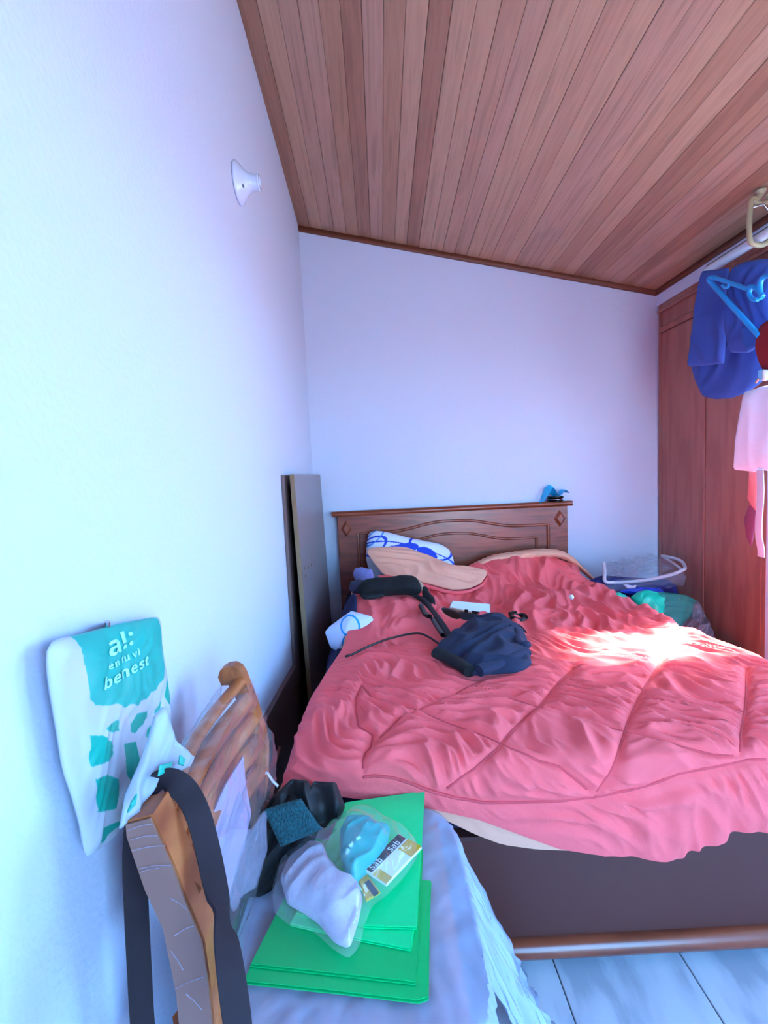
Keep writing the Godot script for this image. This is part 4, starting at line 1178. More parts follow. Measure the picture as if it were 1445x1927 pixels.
	tag(part("clear_bag", shell_.shape(60), M.film), "crumpled clear plastic bag of cloth and packets on the green folders", "bag")


# words as a mesh of their own, laid on a surface by `place` (metres of the lettering -> world)
func lettering(called: String, words: String, size: float, at: Transform3D, m: Material, parent: Node) -> void:
	letters_on(called, words, size, func(q: Vector2) -> Vector3: return at * Vector3(q.x, q.y, 0.0), m, parent)


func letters_on(called: String, words: String, size: float, place: Callable, m: Material, parent: Node) -> void:
	var t := TextMesh.new()
	var f := SystemFont.new()
	f.font_names = PackedStringArray(["Droid Sans"])
	f.font_weight = 700
	t.font = f
	t.text = words
	t.font_size = 32
	t.pixel_size = size / 24.0
	t.depth = 0.0
	t.curve_step = 1.0
	t.horizontal_alignment = HORIZONTAL_ALIGNMENT_CENTER
	var src := t.get_mesh_arrays()
	if src.is_empty():
		return
	var pts: PackedVector3Array = src[Mesh.ARRAY_VERTEX]
	var ids = src[Mesh.ARRAY_INDEX]
	var s := Shape.new()
	for p in pts:
		s.point(place.call(Vector2(p.x, p.y)))
	if ids == null or ids.size() == 0:
		for k in pts.size():
			s.tri.append(k)
	else:
		s.tri = ids
	part(called, s, m, parent)


# ---------------------------------------------------------------- printed bag on the wall
func wall_bag() -> void:
	var outline: Array = [Vector3(0.030, 1.086, 2.672), Vector3(0.030, 1.072, 2.605), Vector3(0.030, 1.055, 2.499), Vector3(0.030, 1.035, 2.405), Vector3(0.030, 1.028, 2.373), Vector3(0.030, 1.011, 2.384), Vector3(0.030, 0.959, 2.381), Vector3(0.030, 0.885, 2.374), Vector3(0.030, 0.833, 2.375), Vector3(0.030, 0.781, 2.361), Vector3(0.030, 0.695, 2.278), Vector3(0.030, 0.690, 2.301), Vector3(0.030, 0.741, 2.426), Vector3(0.030, 0.752, 2.497), Vector3(0.030, 0.748, 2.547), Vector3(0.030, 0.759, 2.597), Vector3(0.030, 0.774, 2.639), Vector3(0.030, 0.818, 2.642), Vector3(0.030, 0.870, 2.652), Vector3(0.030, 0.914, 2.664), Vector3(0.030, 0.962, 2.667), Vector3(0.030, 1.030, 2.673)]
	# the print, painted in metres: x runs towards the back wall, y up
	var c := Vector3.ZERO
	for p in outline:
		c += p / outline.size()
	var to2 := func(p: Vector3) -> Vector2: return Vector2(-(p.z - c.z), p.y - c.y)
	var field := PackedVector2Array()
	for p in [Vector3(0.030, 1.078, 2.629), Vector3(0.030, 1.059, 2.522), Vector3(0.030, 1.038, 2.414), Vector3(0.030, 1.028, 2.394), Vector3(0.030, 1.004, 2.400), Vector3(0.030, 0.963, 2.391), Vector3(0.030, 0.938, 2.399), Vector3(0.030, 0.939, 2.412), Vector3(0.030, 0.926, 2.422), Vector3(0.030, 0.926, 2.440), Vector3(0.030, 0.920, 2.454), Vector3(0.030, 0.924, 2.468), Vector3(0.030, 0.918, 2.481), Vector3(0.030, 0.925, 2.500), Vector3(0.030, 0.920, 2.509), Vector3(0.030, 0.933, 2.527), Vector3(0.030, 0.935, 2.546), Vector3(0.030, 0.950, 2.561), Vector3(0.030, 0.959, 2.586), Vector3(0.030, 0.972, 2.609), Vector3(0.030, 0.987, 2.623), Vector3(0.030, 1.022, 2.622), Vector3(0.030, 1.051, 2.625)]:
		field.append(to2.call(p))
	var leaves := []
	for q in [[Vector3(0.030, 0.916, 2.393), Vector3(0.030, 0.885, 2.374), Vector3(0.030, 0.862, 2.381), Vector3(0.030, 0.875, 2.411), Vector3(0.030, 0.894, 2.420), Vector3(0.030, 0.910, 2.409)], [Vector3(0.030, 0.937, 2.626), Vector3(0.030, 0.923, 2.602), Vector3(0.030, 0.899, 2.582), Vector3(0.030, 0.883, 2.585), Vector3(0.030, 0.885, 2.604), Vector3(0.030, 0.893, 2.627)], [Vector3(0.030, 0.885, 2.557), Vector3(0.030, 0.871, 2.527), Vector3(0.030, 0.828, 2.516), Vector3(0.030, 0.795, 2.523), Vector3(0.030, 0.810, 2.543), Vector3(0.030, 0.841, 2.560)], [Vector3(0.030, 0.872, 2.622), Vector3(0.030, 0.867, 2.603), Vector3(0.030, 0.844, 2.580), Vector3(0.030, 0.819, 2.579), Vector3(0.030, 0.805, 2.588), Vector3(0.030, 0.827, 2.625)], [Vector3(0.030, 0.903, 2.537), Vector3(0.030, 0.910, 2.514), Vector3(0.030, 0.898, 2.484), Vector3(0.030, 0.887, 2.481), Vector3(0.030, 0.884, 2.525), Vector3(0.030, 0.893, 2.538)], [Vector3(0.030, 0.931, 2.595), Vector3(0.030, 0.929, 2.570), Vector3(0.030, 0.923, 2.562), Vector3(0.030, 0.911, 2.567), Vector3(0.030, 0.916, 2.580), Vector3(0.030, 0.926, 2.594)], [Vector3(0.030, 0.869, 2.488), Vector3(0.030, 0.866, 2.467), Vector3(0.030, 0.856, 2.452), Vector3(0.030, 0.843, 2.456), Vector3(0.030, 0.848, 2.481), Vector3(0.030, 0.858, 2.489)], [Vector3(0.030, 0.799, 2.619), Vector3(0.030, 0.773, 2.568), Vector3(0.030, 0.767, 2.565), Vector3(0.030, 0.778, 2.604), Vector3(0.030, 0.773, 2.609), Vector3(0.030, 0.779, 2.622)], [Vector3(0.030, 0.781, 2.529), Vector3(0.030, 0.779, 2.510), Vector3(0.030, 0.763, 2.519), Vector3(0.030, 0.768, 2.544)], [Vector3(0.030, 0.887, 2.456), Vector3(0.030, 0.890, 2.432), Vector3(0.030, 0.878, 2.438), Vector3(0.030, 0.882, 2.460)], [Vector3(0.030, 0.768, 2.422), Vector3(0.030, 0.748, 2.377), Vector3(0.030, 0.736, 2.388), Vector3(0.030, 0.746, 2.421)], [Vector3(0.030, 0.732, 2.336), Vector3(0.030, 0.711, 2.314), Vector3(0.030, 0.706, 2.328), Vector3(0.030, 0.723, 2.343)]]:
		var poly := PackedVector2Array()
		for p in q:
			poly.append(to2.call(p))
		leaves.append(poly)
	var n := 384
	var size := 0.62
	var im := Image.create(n, n, false, Image.FORMAT_RGB8)
	im.fill(Color(0.74, 0.75, 0.79))
	for y in n:
		for x in n:
			var p := Vector2(float(x) / n - 0.5, float(y) / n - 0.5) * size
			if Geometry2D.is_point_in_polygon(p, field):
				im.set_pixel(x, y, Color(0.09, 0.66, 0.6))
				continue
			for poly in leaves:
				if Geometry2D.is_point_in_polygon(p, poly):
					im.set_pixel(x, y, Color(0.06, 0.64, 0.56))
					break
	im.generate_mipmaps()
	var m := mat("bag_print", Color.WHITE, 0.35, {"albedo_texture": ImageTexture.create_from_image(im), "uv1_scale": Vector3(1.0 / size, 1.0 / size, 1), "uv1_offset": Vector3(0.5, 0.5, 0), "backlight_enabled": true, "backlight": Color(0.25, 0.28, 0.3)})
	var bag := thing("shopping_bag", "white plastic shopping bag printed with green leaves hanging on the left wall", "bag", Vector3(0.0, 0.66, 2.5))
	var f1 := folds(121, 0.009, 0.12, 1.9, 2.0)
	var f2 := folds(122, 0.0025, 0.03, 0.8, 2.5)
	var pf := Puff.new(outline, Vector3.RIGHT, 0.016, {"centre": c, "across": Vector3.FORWARD, "back": 0.02, "power": 6.0, "folds": func(q: Vector2, r: float) -> float: return f1.call(q, r) + f2.call(q, r)})
	part("bag", pf.shape(60), m, bag)
	var corner: Array = [Vector3(0.107, 0.937, 2.548), Vector3(0.111, 0.900, 2.543), Vector3(0.115, 0.874, 2.534), Vector3(0.125, 0.825, 2.498), Vector3(0.124, 0.819, 2.513), Vector3(0.114, 0.836, 2.563), Vector3(0.107, 0.843, 2.609), Vector3(0.102, 0.836, 2.646), Vector3(0.098, 0.836, 2.670), Vector3(0.098, 0.866, 2.651), Vector3(0.101, 0.888, 2.617), Vector3(0.103, 0.910, 2.589), Vector3(0.104, 0.934, 2.567)]
	part("corner", Puff.new(corner, Vector3(1, 0.1, 0.15), 0.012, {"back": 0.01, "power": 5.0, "soft": false, "folds": folds(124, 0.006, 0.03, 1.0, 4.0)}).shape(24), mat("bag_white", Color(0.7, 0.74, 0.8, 0.75), 0.35, {"transparency": BaseMaterial3D.TRANSPARENCY_ALPHA}), bag)
	for q in [[Vector3(0.132, 0.867, 2.560), Vector3(0.135, 0.854, 2.550), Vector3(0.134, 0.847, 2.558), Vector3(0.132, 0.856, 2.567)], [Vector3(0.124, 0.880, 2.606), Vector3(0.129, 0.867, 2.577), Vector3(0.128, 0.861, 2.589), Vector3(0.124, 0.868, 2.614)], [Vector3(0.116, 0.871, 2.665), Vector3(0.117, 0.874, 2.656), Vector3(0.117, 0.863, 2.663), Vector3(0.114, 0.862, 2.679)]]:
		part("leaf", Puff.new(q, Vector3(1, 0.1, 0.15), 0.002, {"back": 0.003, "power": 6.0}).shape(6), mat("leaf_green", Color(0.06, 0.64, 0.56), 0.4), bag)
	var pale := mat("bag_lettering", Color(0.6, 0.88, 0.86), 0.4)
	var write := func(words: String, size_: float, mid: Vector3, right: Vector3) -> void:
		var o: Vector2 = pf.flat2(mid)
		var e: Vector2 = (pf.flat2(right) - o).normalized()
		letters_on("lettering", words, size_, func(q: Vector2) -> Vector3: return pf.on(o + e * q.x * 1.7 + Vector2(-e.y, e.x) * q.y, 0.002), pale, bag)
	write.call("benest", 0.017, Vector3(0.050, 0.987, 2.531), Vector3(0.050, 0.982, 2.480))
	write.call("en tu vi", 0.0105, Vector3(0.050, 1.008, 2.534), Vector3(0.050, 1.002, 2.480))
	write.call("a!:", 0.028, Vector3(0.050, 1.034, 2.531), Vector3(0.050, 1.031, 2.484))
	# the hook it hangs from
	var hk := Shape.new().sweep(smooth([Vector3(0.000, 1.050, 2.492), Vector3(0.020, 1.060, 2.526), Vector3(0.030, 1.062, 2.542), Vector3(0.034, 1.071, 2.546)], 5), ring(0.004, 8))
	tag(part("wall_hook", hk, M.chrome), "small metal hook in the left wall behind the shopping bag", "hook")


# ---------------------------------------------------------------- fittings
func fittings() -> void:
	var at: Vector3 = Vector3(0.000, 2.312, 1.486)
	var t := Transform3D(Basis(Vector3(0, 0, 1), Vector3(1, 0, 0), Vector3(0, 1, 0)), at)
	var l := thing("lamp_holder", "white ceramic lamp holder without a bulb high on the left wall", "lamp holder", at)
	part("rose", Shape.new().lathe([Vector2(0.0, 0.0), Vector2(0.067, 0.0), Vector2(0.068, 0.006), Vector2(0.064, 0.012), Vector2(0.052, 0.022), Vector2(0.038, 0.034), Vector2(0.03, 0.046), Vector2(0.026, 0.062), Vector2(0.0255, 0.074)], t, 48), M.ceramic, l)
	part("socket", Shape.new().lathe([Vector2(0.0255, 0.072), Vector2(0.027, 0.076), Vector2(0.026, 0.08), Vector2(0.02, 0.08), Vector2(0.019, 0.05), Vector2(0.0, 0.05)], t, 32), M.ceramic, l)
	var sc := Transform3D(t.basis, at + Vector3(0.02, -0.026, 0.03))
	part("screw", Shape.new().lathe([Vector2(0.0, 0.012), Vector2(0.007, 0.011), Vector2(0.008, 0.006), Vector2(0.008, 0.0)], sc, 16), mat("screw_grey", Color(0.3, 0.32, 0.4), 0.4), l)


func wardrobe() -> void:
	var x := ROOM_X
	var w := thing("wardrobe", "built-in red-brown wooden wardrobe with plain tall doors by the back wall's right end", "wardrobe", Vector3(x + 0.3, 0, 0.48))
	var fr := Shape.new()
	fr.span(Vector3(x, 0, 0.02), Vector3(x + 0.04, 2.3, 0.05), 0.003)
	fr.span(Vector3(x, 0, 0.9), Vector3(x + 0.04, 2.3, 0.93), 0.003)
	fr.span(Vector3(x, 2.255, 0.05), Vector3(x + 0.04, 2.3, 0.9), 0.003)
	fr.span(Vector3(x, 0, 0.05), Vector3(x + 0.04, 0.07, 0.9), 0.003)
	part("frame", fr, M.wardrobe_wood, w)
	part("cornice", Shape.new().span(Vector3(x - 0.012, 2.245, 0.02), Vector3(x + 0.002, 2.265, 0.93), 0.004), M.wardrobe_wood, w)
	part("top_panel", Shape.new().span(Vector3(x + 0.006, 2.15, 0.05), Vector3(x + 0.03, 2.255, 0.9), 0.002), M.wardrobe_wood, w)
	part("rail", Shape.new().span(Vector3(x - 0.008, 2.115, 0.05), Vector3(x + 0.03, 2.15, 0.9), 0.004), M.wardrobe_wood, w)
	for k in 2:
		var z0 := 0.054 + 0.427 * k
		part("door", Shape.new().span(Vector3(x + 0.001, 0.073, z0), Vector3(x + 0.026, 2.112, z0 + 0.42), 0.004), M.wardrobe_wood, w)
	var bk := Shape.new()
	bk.span(Vector3(x + 0.04, 0, 0.02), Vector3(x + 0.6, 2.3, 0.05), 0)
	bk.span(Vector3(x + 0.04, 0, 0.9), Vector3(x + 0.6, 2.3, 0.93), 0)
	bk.span(Vector3(x + 0.58, 0, 0.05), Vector3(x + 0.6, 2.3, 0.9), 0)
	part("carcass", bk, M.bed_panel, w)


# ---------------------------------------------------------------- clothes hanging at the right
func laundry() -> void:
	var rx := 2.18
	var e0: Vector3 = Vector3(2.180, 2.239, 0.726)
	var e1 := Vector3(rx, e0.y, 2.3)
	var rod := thing("clothes_rod", "white clothes rod hung below the ceiling in front of the wardrobe", "rod", e0)
	part("tube", Shape.new().sweep([e0, e1], ring(0.021, 20)), M.white_plastic, rod)
	part("cord", Shape.new().sweep([e0 + Vector3(0, 0.024, 0), e1 + Vector3(0, 0.024, 0)], ring(0.0035, 8)), mat("cord_grey", Color(0.2, 0.2, 0.18), 0.7), rod)
	for z in [1.07, 2.1]:
		var hk := thing("ceiling_hook", "cream ceiling hook holding the clothes rod" + (" above the blue hanger" if z < 1.5 else " nearer the window"), "hook", Vector3(rx, ceiling_y(rx, z), z), "cream hooks for the clothes rod")
		var top := Vector3(rx, ceiling_y(rx, z) - 0.004, z)
		part("plate", Shape.new().lathe([Vector2(0, 0), Vector2(0.02, 0), Vector2(0.02, -0.006), Vector2(0.012, -0.02), Vector2(0, -0.022)], Transform3D(Basis.IDENTITY, top), 20), M.cream_plastic, hk)
		var h := top.y - e0.y
		part("bracket", Shape.new().sweep(smooth([top + Vector3(0, -0.015, 0), top + Vector3(-0.02, -0.04, 0), top + Vector3(-0.045, -0.05, 0.0), top + Vector3(-0.05, -h, 0), top + Vector3(-0.02, -h - 0.032, 0), top + Vector3(0.02, -h - 0.03, 0), top + Vector3(0.045, -h, 0)], 6), ring(0.011, 10)), M.cream_plastic, hk)
		part("eye", Shape.new().sweep(smooth([top + Vector3(-0.04, -0.045, 0), top + Vector3(0, -0.06, 0), top + Vector3(0.035, -0.05, 0), top + Vector3(0.03, -0.02, 0)], 6), ring(0.01, 10)), M.cream_plastic, hk)
		part("wire", Shape.new().sweep([top + Vector3(-0.045, -0.075, 0.0), top + Vector3(0.0, -0.068, 0.012), top + Vector3(0.03, -0.085, 0.0)], ring(0.004, 8)), M.chrome, hk)

	var f1 := folds(131, 0.01, 0.1, 1.57, 5.0)
	var tr := thing("trousers", "dark blue trousers folded over the white clothes rod", "trousers", Vector3(rx, 1.6, 0.85))
	var away := Vector3(-1, 0, 0.15)
	var seat: Array = [Vector3(2.230, 1.925, 0.592), Vector3(2.230, 1.784, 0.584), Vector3(2.230, 1.707, 0.611), Vector3(2.230, 1.610, 0.663), Vector3(2.230, 1.583, 0.744), Vector3(2.230, 1.573, 0.841), Vector3(2.230, 1.584, 0.918), Vector3(2.230, 1.610, 0.983), Vector3(2.230, 1.642, 1.032), Vector3(2.230, 1.678, 1.062), Vector3(2.230, 1.977, 1.074), Vector3(2.230, 2.143, 1.059), Vector3(2.230, 2.176, 1.004), Vector3(2.230, 2.208, 0.875), Vector3(2.230, 2.194, 0.822), Vector3(2.230, 1.967, 0.814)]
	part("seat", Puff.new(seat, away, 0.035, {"back": 0.015, "power": 5.0, "folds": folds(132, 0.012, 0.1, 1.0, 3.0)}).shape(34), M.trouser_cloth, tr)
	var l1: Array = [Vector3(2.120, 2.214, 0.786), Vector3(2.120, 2.188, 0.866), Vector3(2.120, 2.167, 0.941), Vector3(2.120, 2.031, 0.936), Vector3(2.120, 1.886, 0.931), Vector3(2.120, 1.730, 0.918), Vector3(2.120, 1.743, 0.813), Vector3(2.120, 1.764, 0.699), Vector3(2.120, 1.869, 0.715), Vector3(2.120, 2.022, 0.739), Vector3(2.120, 2.146, 0.763)]
	part("leg", Puff.new(l1, away, 0.022, {"back": 0.015, "power": 8.0, "folds": f1, "soft": false}).shape(26), M.trouser_cloth, tr)
	var l2: Array = [Vector3(2.130, 2.117, 0.962), Vector3(2.130, 2.147, 0.989), Vector3(2.130, 2.144, 1.056), Vector3(2.130, 2.116, 1.145), Vector3(2.130, 2.074, 1.177), Vector3(2.130, 1.851, 1.192), Vector3(2.130, 1.767, 1.131), Vector3(2.130, 1.740, 1.078), Vector3(2.130, 1.764, 0.981), Vector3(2.130, 1.854, 0.952), Vector3(2.130, 1.999, 0.957)]
	part("leg", Puff.new(l2, away, 0.03, {"back": 0.015, "power": 5.0, "folds": folds(133, 0.012, 0.08, 1.57, 4.0)}).shape(26), M.trouser_cloth, tr)
	var pk: Array = [Vector3(2.090, 1.849, 1.091), Vector3(2.090, 1.839, 1.139), Vector3(2.090, 1.777, 1.181), Vector3(2.090, 1.745, 1.188), Vector3(2.090, 1.735, 1.123), Vector3(2.090, 1.780, 1.098)]
	part("pocket", Puff.new(pk, away, 0.012, {"back": 0.01, "power": 6.0, "soft": false}).shape(10), mat("pocket_blue", Color(0.16, 0.36, 0.68), 0.8), tr)

	var hg := thing("coat_hanger", "bright blue plastic coat hanger hanging crooked over the dark blue trousers", "hanger", Vector3(2.070, 2.000, 1.121))
	var bar: Array = smooth([Vector3(2.060, 2.117, 0.952), Vector3(2.060, 2.129, 0.927), Vector3(2.060, 2.125, 0.912), Vector3(2.060, 2.097, 0.935), Vector3(2.060, 2.016, 1.006), Vector3(2.060, 1.905, 1.105), Vector3(2.060, 1.830, 1.172), Vector3(2.060, 1.777, 1.219)], 5)
	part("bar", Shape.new().sweep(bar, ring(0.011, 12)), M.hanger_blue, hg)
	part("arm", Shape.new().sweep(smooth([Vector3(2.060, 2.126, 0.934), Vector3(2.060, 2.102, 0.977), Vector3(2.060, 2.064, 1.038), Vector3(2.060, 2.023, 1.103), Vector3(2.060, 1.996, 1.146), Vector3(2.060, 1.993, 1.175), Vector3(2.060, 1.968, 1.207), Vector3(2.060, 1.929, 1.238)], 5), ring(0.009, 12)), M.hanger_blue, hg)
	part("notch", Shape.new().sweep(smooth([Vector3(2.055, 2.053, 1.055), Vector3(2.055, 2.041, 1.046), Vector3(2.055, 2.046, 1.026), Vector3(2.055, 2.062, 1.009)], 5), ring(0.007, 10)), M.hanger_blue, hg)
	part("notch", Shape.new().sweep(smooth([Vector3(2.055, 1.987, 1.182), Vector3(2.055, 1.971, 1.170), Vector3(2.055, 1.946, 1.180), Vector3(2.055, 1.930, 1.200), Vector3(2.055, 1.926, 1.217)], 5), ring(0.009, 10)), M.hanger_blue, hg)
	part("neck", Shape.new().sweep(smooth([Vector3(2.060, 1.924, 1.230), Vector3(2.060, 1.963, 1.221), Vector3(2.060, 1.994, 1.223), Vector3(2.060, 2.006, 1.242), Vector3(2.060, 1.997, 1.274), Vector3(2.060, 1.974, 1.296)], 5), ring(0.01, 12)), M.hanger_blue, hg)
	var red: Array = [Vector3(2.080, 1.833, 1.243), Vector3(2.080, 1.822, 1.210), Vector3(2.080, 1.792, 1.194), Vector3(2.080, 1.734, 1.189), Vector3(2.080, 1.675, 1.204), Vector3(2.080, 1.625, 1.230), Vector3(2.080, 1.608, 1.263), Vector3(2.080, 1.603, 1.335), Vector3(2.080, 1.810, 1.331)]
	tag(part("red_garment", Puff.new(red, away, 0.02, {"back": 0.02, "power": 4.0}).shape(16), M.red_cloth), "dark red garment at the picture's right edge beside the trousers", "garment")
	var pg := thing("clothes_peg", "pale blue clothes peg between the trousers and the white cloth", "peg", Vector3(2.060, 1.612, 1.236))
	part("jaw", Shape.new().box(Vector3(2.060, 1.612, 1.236), Vector3(0.02, 0.045, 0.02), 0.004), M.peg, pg)
	part("jaw", Shape.new().box(Vector3(2.060, 1.608, 1.255), Vector3(0.02, 0.045, 0.014), 0.004), M.white_plastic, pg)
	part("spring", Shape.new().sweep([Vector3(2.050, 1.585, 1.218), Vector3(2.050, 1.600, 1.235)], ring(0.006, 8)), M.chrome, pg)
	var wh: Array = [Vector3(2.080, 1.560, 1.127), Vector3(2.080, 1.565, 1.163), Vector3(2.080, 1.570, 1.209), Vector3(2.080, 1.567, 1.285), Vector3(2.080, 1.205, 1.298), Vector3(2.080, 1.219, 1.209), Vector3(2.080, 1.210, 1.181), Vector3(2.080, 1.217, 1.120), Vector3(2.080, 1.220, 1.078), Vector3(2.080, 1.349, 1.086), Vector3(2.080, 1.477, 1.109)]
	tag(part("white_garment", Puff.new(wh, away, 0.022, {"back": 0.02, "power": 6.0, "folds": folds(136, 0.004, 0.12, 1.57, 5.0), "soft": false}).shape(24), cloth("lilac_white", Color(0.9, 0.9, 0.96), 77)), "plain white cloth hanging below the clothes peg in front of the wardrobe", "cloth")
	var p1: Array = [Vector3(2.100, 1.219, 1.128), Vector3(2.100, 1.218, 1.179), Vector3(2.100, 1.112, 1.178), Vector3(2.100, 1.027, 1.173), Vector3(2.100, 1.054, 1.146), Vector3(2.100, 1.090, 1.121)]
	tag(part("ribbon", Puff.new(p1, away, 0.008, {"back": 0.008, "soft": false}).shape(10), M.pink_cloth), "short wide salmon pink cloth end hanging below the white cloth", "cloth")
	var p2: Array = smooth([Vector3(2.070, 1.219, 1.222), Vector3(2.070, 1.115, 1.227), Vector3(2.070, 1.000, 1.220), Vector3(2.070, 0.932, 1.221), Vector3(2.070, 0.876, 1.234), Vector3(2.070, 0.846, 1.234)], 6)
	tag(part("ribbon", Shape.new().sweep(p2, strip(0.026, 0.008), Vector3(-1, 0, 0.2)), M.white_cloth), "long pale pink strap hanging lowest beside the wardrobe door", "strap")
	var p3: Array = [Vector3(2.130, 1.058, 1.089), Vector3(2.130, 0.995, 1.064), Vector3(2.130, 0.910, 1.075), Vector3(2.130, 0.860, 1.104), Vector3(2.130, 0.939, 1.116), Vector3(2.130, 1.037, 1.132)]
	tag(part("ribbon", Puff.new(p3, away, 0.006, {"back": 0.006}).shape(8), M.mauve_cloth), "thin mauve cloth end behind the long pale strap", "cloth")


# ---------------------------------------------------------------- bags between bed and wardrobe
func floor_bags() -> void:
	# a clear zipped bag of blue things on a sack
	var sk: Array = [Vector3(1.653, 0.601, 0.500), Vector3(1.748, 0.634, 0.500), Vector3(1.935, 0.610, 0.500), Vector3(2.129, 0.591, 0.500), Vector3(2.173, 0.551, 0.500), Vector3(2.185, 0.391, 0.500), Vector3(2.154, 0.037, 0.500), Vector3(1.773, 0.056, 0.500), Vector3(1.682, 0.415, 0.500)]
	var bl := thing("storage_bag", "clear storage bag with white piping and dark blue cloth inside, by the wardrobe", "bag", Vector3(1.95, 0.0, 0.45))
	part("blue_contents", Puff.new(sk, Vector3(0, 0.35, 1), 0.1, {"back": 0.15, "power": 4.0, "folds": folds(141, 0.03, 0.1, 0.2, 2.5)}).shape(30), M.blue_cloth, bl)
	var lb: Array = [Vector3(1.750, 0.562, 0.620), Vector3(1.870, 0.581, 0.620), Vector3(1.990, 0.569, 0.620), Vector3(2.019, 0.537, 0.620), Vector3(1.869, 0.526, 0.620)]
	part("blue_fold", Puff.new(lb, Vector3(0, 0.5, 1), 0.02, {"back": 0.02, "folds": folds(142, 0.01, 0.05)}).shape(14), mat("bright_blue", Color(0.05, 0.2, 0.7), 0.5), bl)
	var wf: Array = [Vector3(1.766, 0.613, 0.660), Vector3(1.819, 0.593, 0.660), Vector3(1.845, 0.603, 0.660), Vector3(1.830, 0.580, 0.660), Vector3(1.789, 0.582, 0.660)]
	part("white_fold", Puff.new(wf, Vector3(0, 0.5, 1), 0.015, {"back": 0.01}).shape(10), M.white_cloth, bl)
	var a0: Vector3 = Vector3(1.720, 0.603, 0.550)
	var a1: Vector3 = Vector3(2.166, 0.646, 0.550)
	var b0: Vector3 = Vector3(1.846, 0.639, 0.250)
	var b1: Vector3 = Vector3(2.224, 0.676, 0.250)
	var fn := noise(143, 11.0, 2)
	var cl := Shape.new()
	cl.grid(50, 40, func(u: float, v: float) -> Vector3:
		var p: Vector3 = a0.lerp(a1, u).lerp(b0.lerp(b1, u), v)
		return p + Vector3(0, 0.035 * absf(fn.get_noise_2d(u * 0.35, v * 0.35)) * minf(1.0, minf(u, 1.0 - u) * 8.0), 0))
	cl.grid(50, 16, func(u: float, v: float) -> Vector3:
		var p: Vector3 = a0.lerp(a1, u)
		return p + Vector3(0, -0.09 * v, 0.03 * sin(v * PI) + 0.03 * fn.get_noise_2d(u * 0.4, v * 0.3) * v), false, true)
	part("clear_cover", cl, M.film_milky, bl)
	var pipe: Array = smooth([Vector3(1.782, 0.677, 0.400), Vector3(1.741, 0.641, 0.500), a0, Vector3(1.785, 0.593, 0.550), Vector3(1.954, 0.598, 0.550), Vector3(2.098, 0.622, 0.550), a1, Vector3(2.213, 0.650, 0.500), Vector3(2.248, 0.665, 0.420), Vector3(2.247, 0.675, 0.350), b1], 6)
	part("piping", Shape.new().sweep(pipe, ring(0.0095, 10)), M.bag_seam, bl)
	part("piping", Shape.new().sweep(smooth([b1, b1.lerp(a1, 0.5) + Vector3(0, 0.004, 0), a1], 4), ring(0.008, 10)), M.bag_seam, bl)

	var tb := thing("teal_bag", "teal plastic bag with a see-through end on the pile beside the bed", "bag", Vector3(1.95, 0.3, 0.8))
	var n := Vector3(-0.1, 0.55, 0.85)
	var o1: Array = [Vector3(1.791, 0.542, 0.690), Vector3(1.837, 0.567, 0.680), Vector3(1.882, 0.576, 0.679), Vector3(1.944, 0.560, 0.697), Vector3(1.973, 0.549, 0.707), Vector3(1.941, 0.475, 0.751), Vector3(1.906, 0.423, 0.781), Vector3(1.864, 0.423, 0.776), Vector3(1.841, 0.457, 0.751), Vector3(1.814, 0.497, 0.723)]
	part("bag", Puff.new(o1, n, 0.05, {"back": 0.05, "folds": folds(145, 0.012, 0.05, 0.9, 3.0)}).shape(24), M.teal_bag, tb)
	var o2: Array = [Vector3(1.930, 0.568, 0.701), Vector3(1.993, 0.562, 0.713), Vector3(2.070, 0.550, 0.729), Vector3(2.110, 0.525, 0.750), Vector3(2.068, 0.464, 0.785), Vector3(1.988, 0.406, 0.813), Vector3(1.945, 0.397, 0.814), Vector3(1.904, 0.421, 0.794), Vector3(1.909, 0.478, 0.757)]
	part("clear_end", Puff.new(o2, n, 0.03, {"back": 0.03, "power": 4.0, "folds": folds(146, 0.008, 0.06, 0.2, 3.0)}).shape(24), M.teal_film, tb)
	var o3: Array = [Vector3(1.681, 0.536, 0.645), Vector3(1.718, 0.556, 0.636), Vector3(1.755, 0.558, 0.640), Vector3(1.799, 0.529, 0.663), Vector3(1.755, 0.514, 0.668), Vector3(1.712, 0.510, 0.666)]
	part("knot", Puff.new(o3, n, 0.03, {"back": 0.03, "folds": folds(147, 0.01, 0.03)}).shape(14), M.teal_bag, tb)
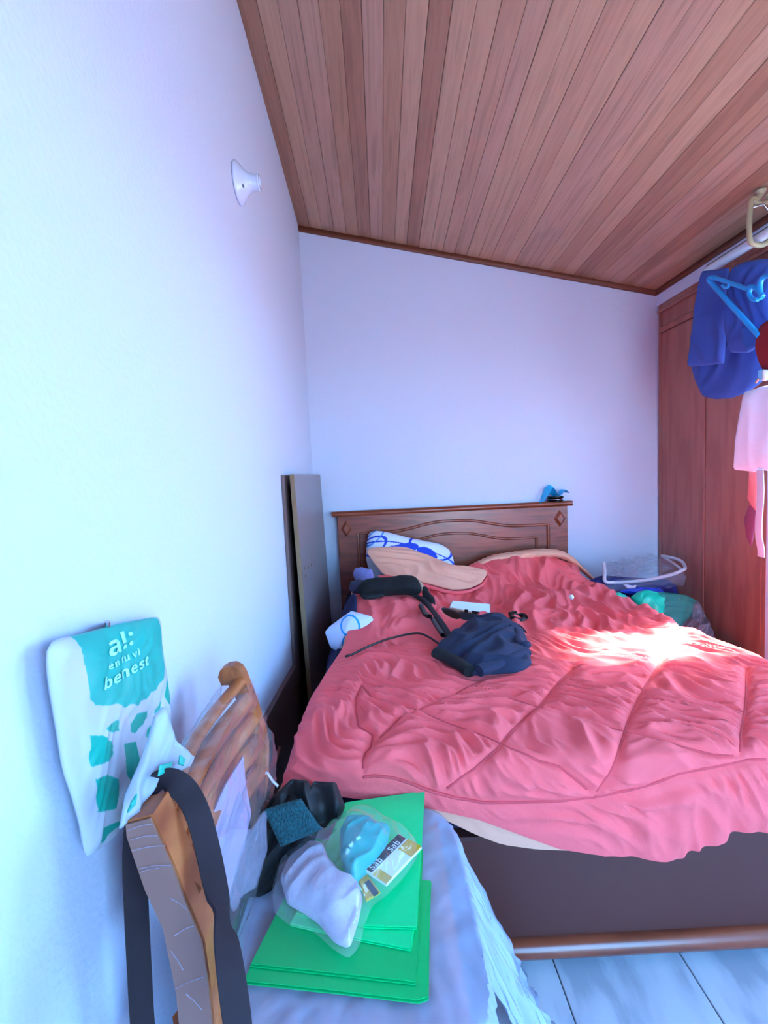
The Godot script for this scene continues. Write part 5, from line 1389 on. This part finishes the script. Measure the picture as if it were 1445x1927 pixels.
	var gb: Array = [Vector3(2.077, 0.518, 0.718), Vector3(2.130, 0.523, 0.724), Vector3(2.142, 0.468, 0.759), Vector3(2.153, 0.407, 0.797), Vector3(2.155, 0.328, 0.843), Vector3(2.120, 0.314, 0.845), Vector3(2.064, 0.332, 0.825), Vector3(2.006, 0.345, 0.807), Vector3(1.982, 0.389, 0.777), Vector3(2.035, 0.430, 0.762)]
	tag(part("grey_bag", Puff.new(gb, Vector3(-0.15, 0.5, 0.85), 0.05, {"back": 0.1, "folds": folds(148, 0.02, 0.05, 1.0, 2.0)}).shape(28), M.grey_bag), "crumpled grey see-through bag lowest in the pile beside the wardrobe", "bag")
	var gw: Array = [Vector3(1.702, 0.524, 0.715), Vector3(1.750, 0.538, 0.711), Vector3(1.791, 0.527, 0.723), Vector3(1.806, 0.492, 0.747), Vector3(1.821, 0.458, 0.771), Vector3(1.766, 0.469, 0.758), Vector3(1.725, 0.493, 0.737)]
	tag(part("grey_wrap", Puff.new(gw, n, 0.03, {"back": 0.04, "folds": folds(149, 0.012, 0.03)}).shape(16), mat("grey_wrap", Color(0.42, 0.38, 0.38), 0.5)), "small grey crumpled wrapper between the teal bag and the bed", "wrapper")
	# what the pile stands on
	var ba := thing("crate", "low dark plastic crate under the pile of bags beside the bed", "crate", Vector3(2.0, 0, 0.6))
	part("wall", Shape.new().span(Vector3(1.74, 0, 0.2), Vector3(2.3, 0.24, 0.22)).span(Vector3(1.74, 0, 0.98), Vector3(2.3, 0.24, 1.0)).span(Vector3(1.74, 0, 0.22), Vector3(1.76, 0.24, 0.98)).span(Vector3(2.28, 0, 0.22), Vector3(2.3, 0.24, 0.98)), M.board_dark, ba)
	part("bottom", Shape.new().span(Vector3(1.76, 0.005, 0.22), Vector3(2.28, 0.015, 0.98)), M.board_dark, ba)
	var fill: Array = [Vector3(1.77, 0.2, 0.25), Vector3(2.27, 0.2, 0.25), Vector3(2.27, 0.2, 0.96), Vector3(1.77, 0.2, 0.96)]
	tag(part("sack", Puff.new(fill, Vector3.UP, 0.14, {"back": 0.16, "power": 4.0, "folds": folds(150, 0.03, 0.15)}).shape(20), mat("sack_dark", Color(0.08, 0.06, 0.09), 0.8)), "dark sack in the crate under the teal bag", "sack")
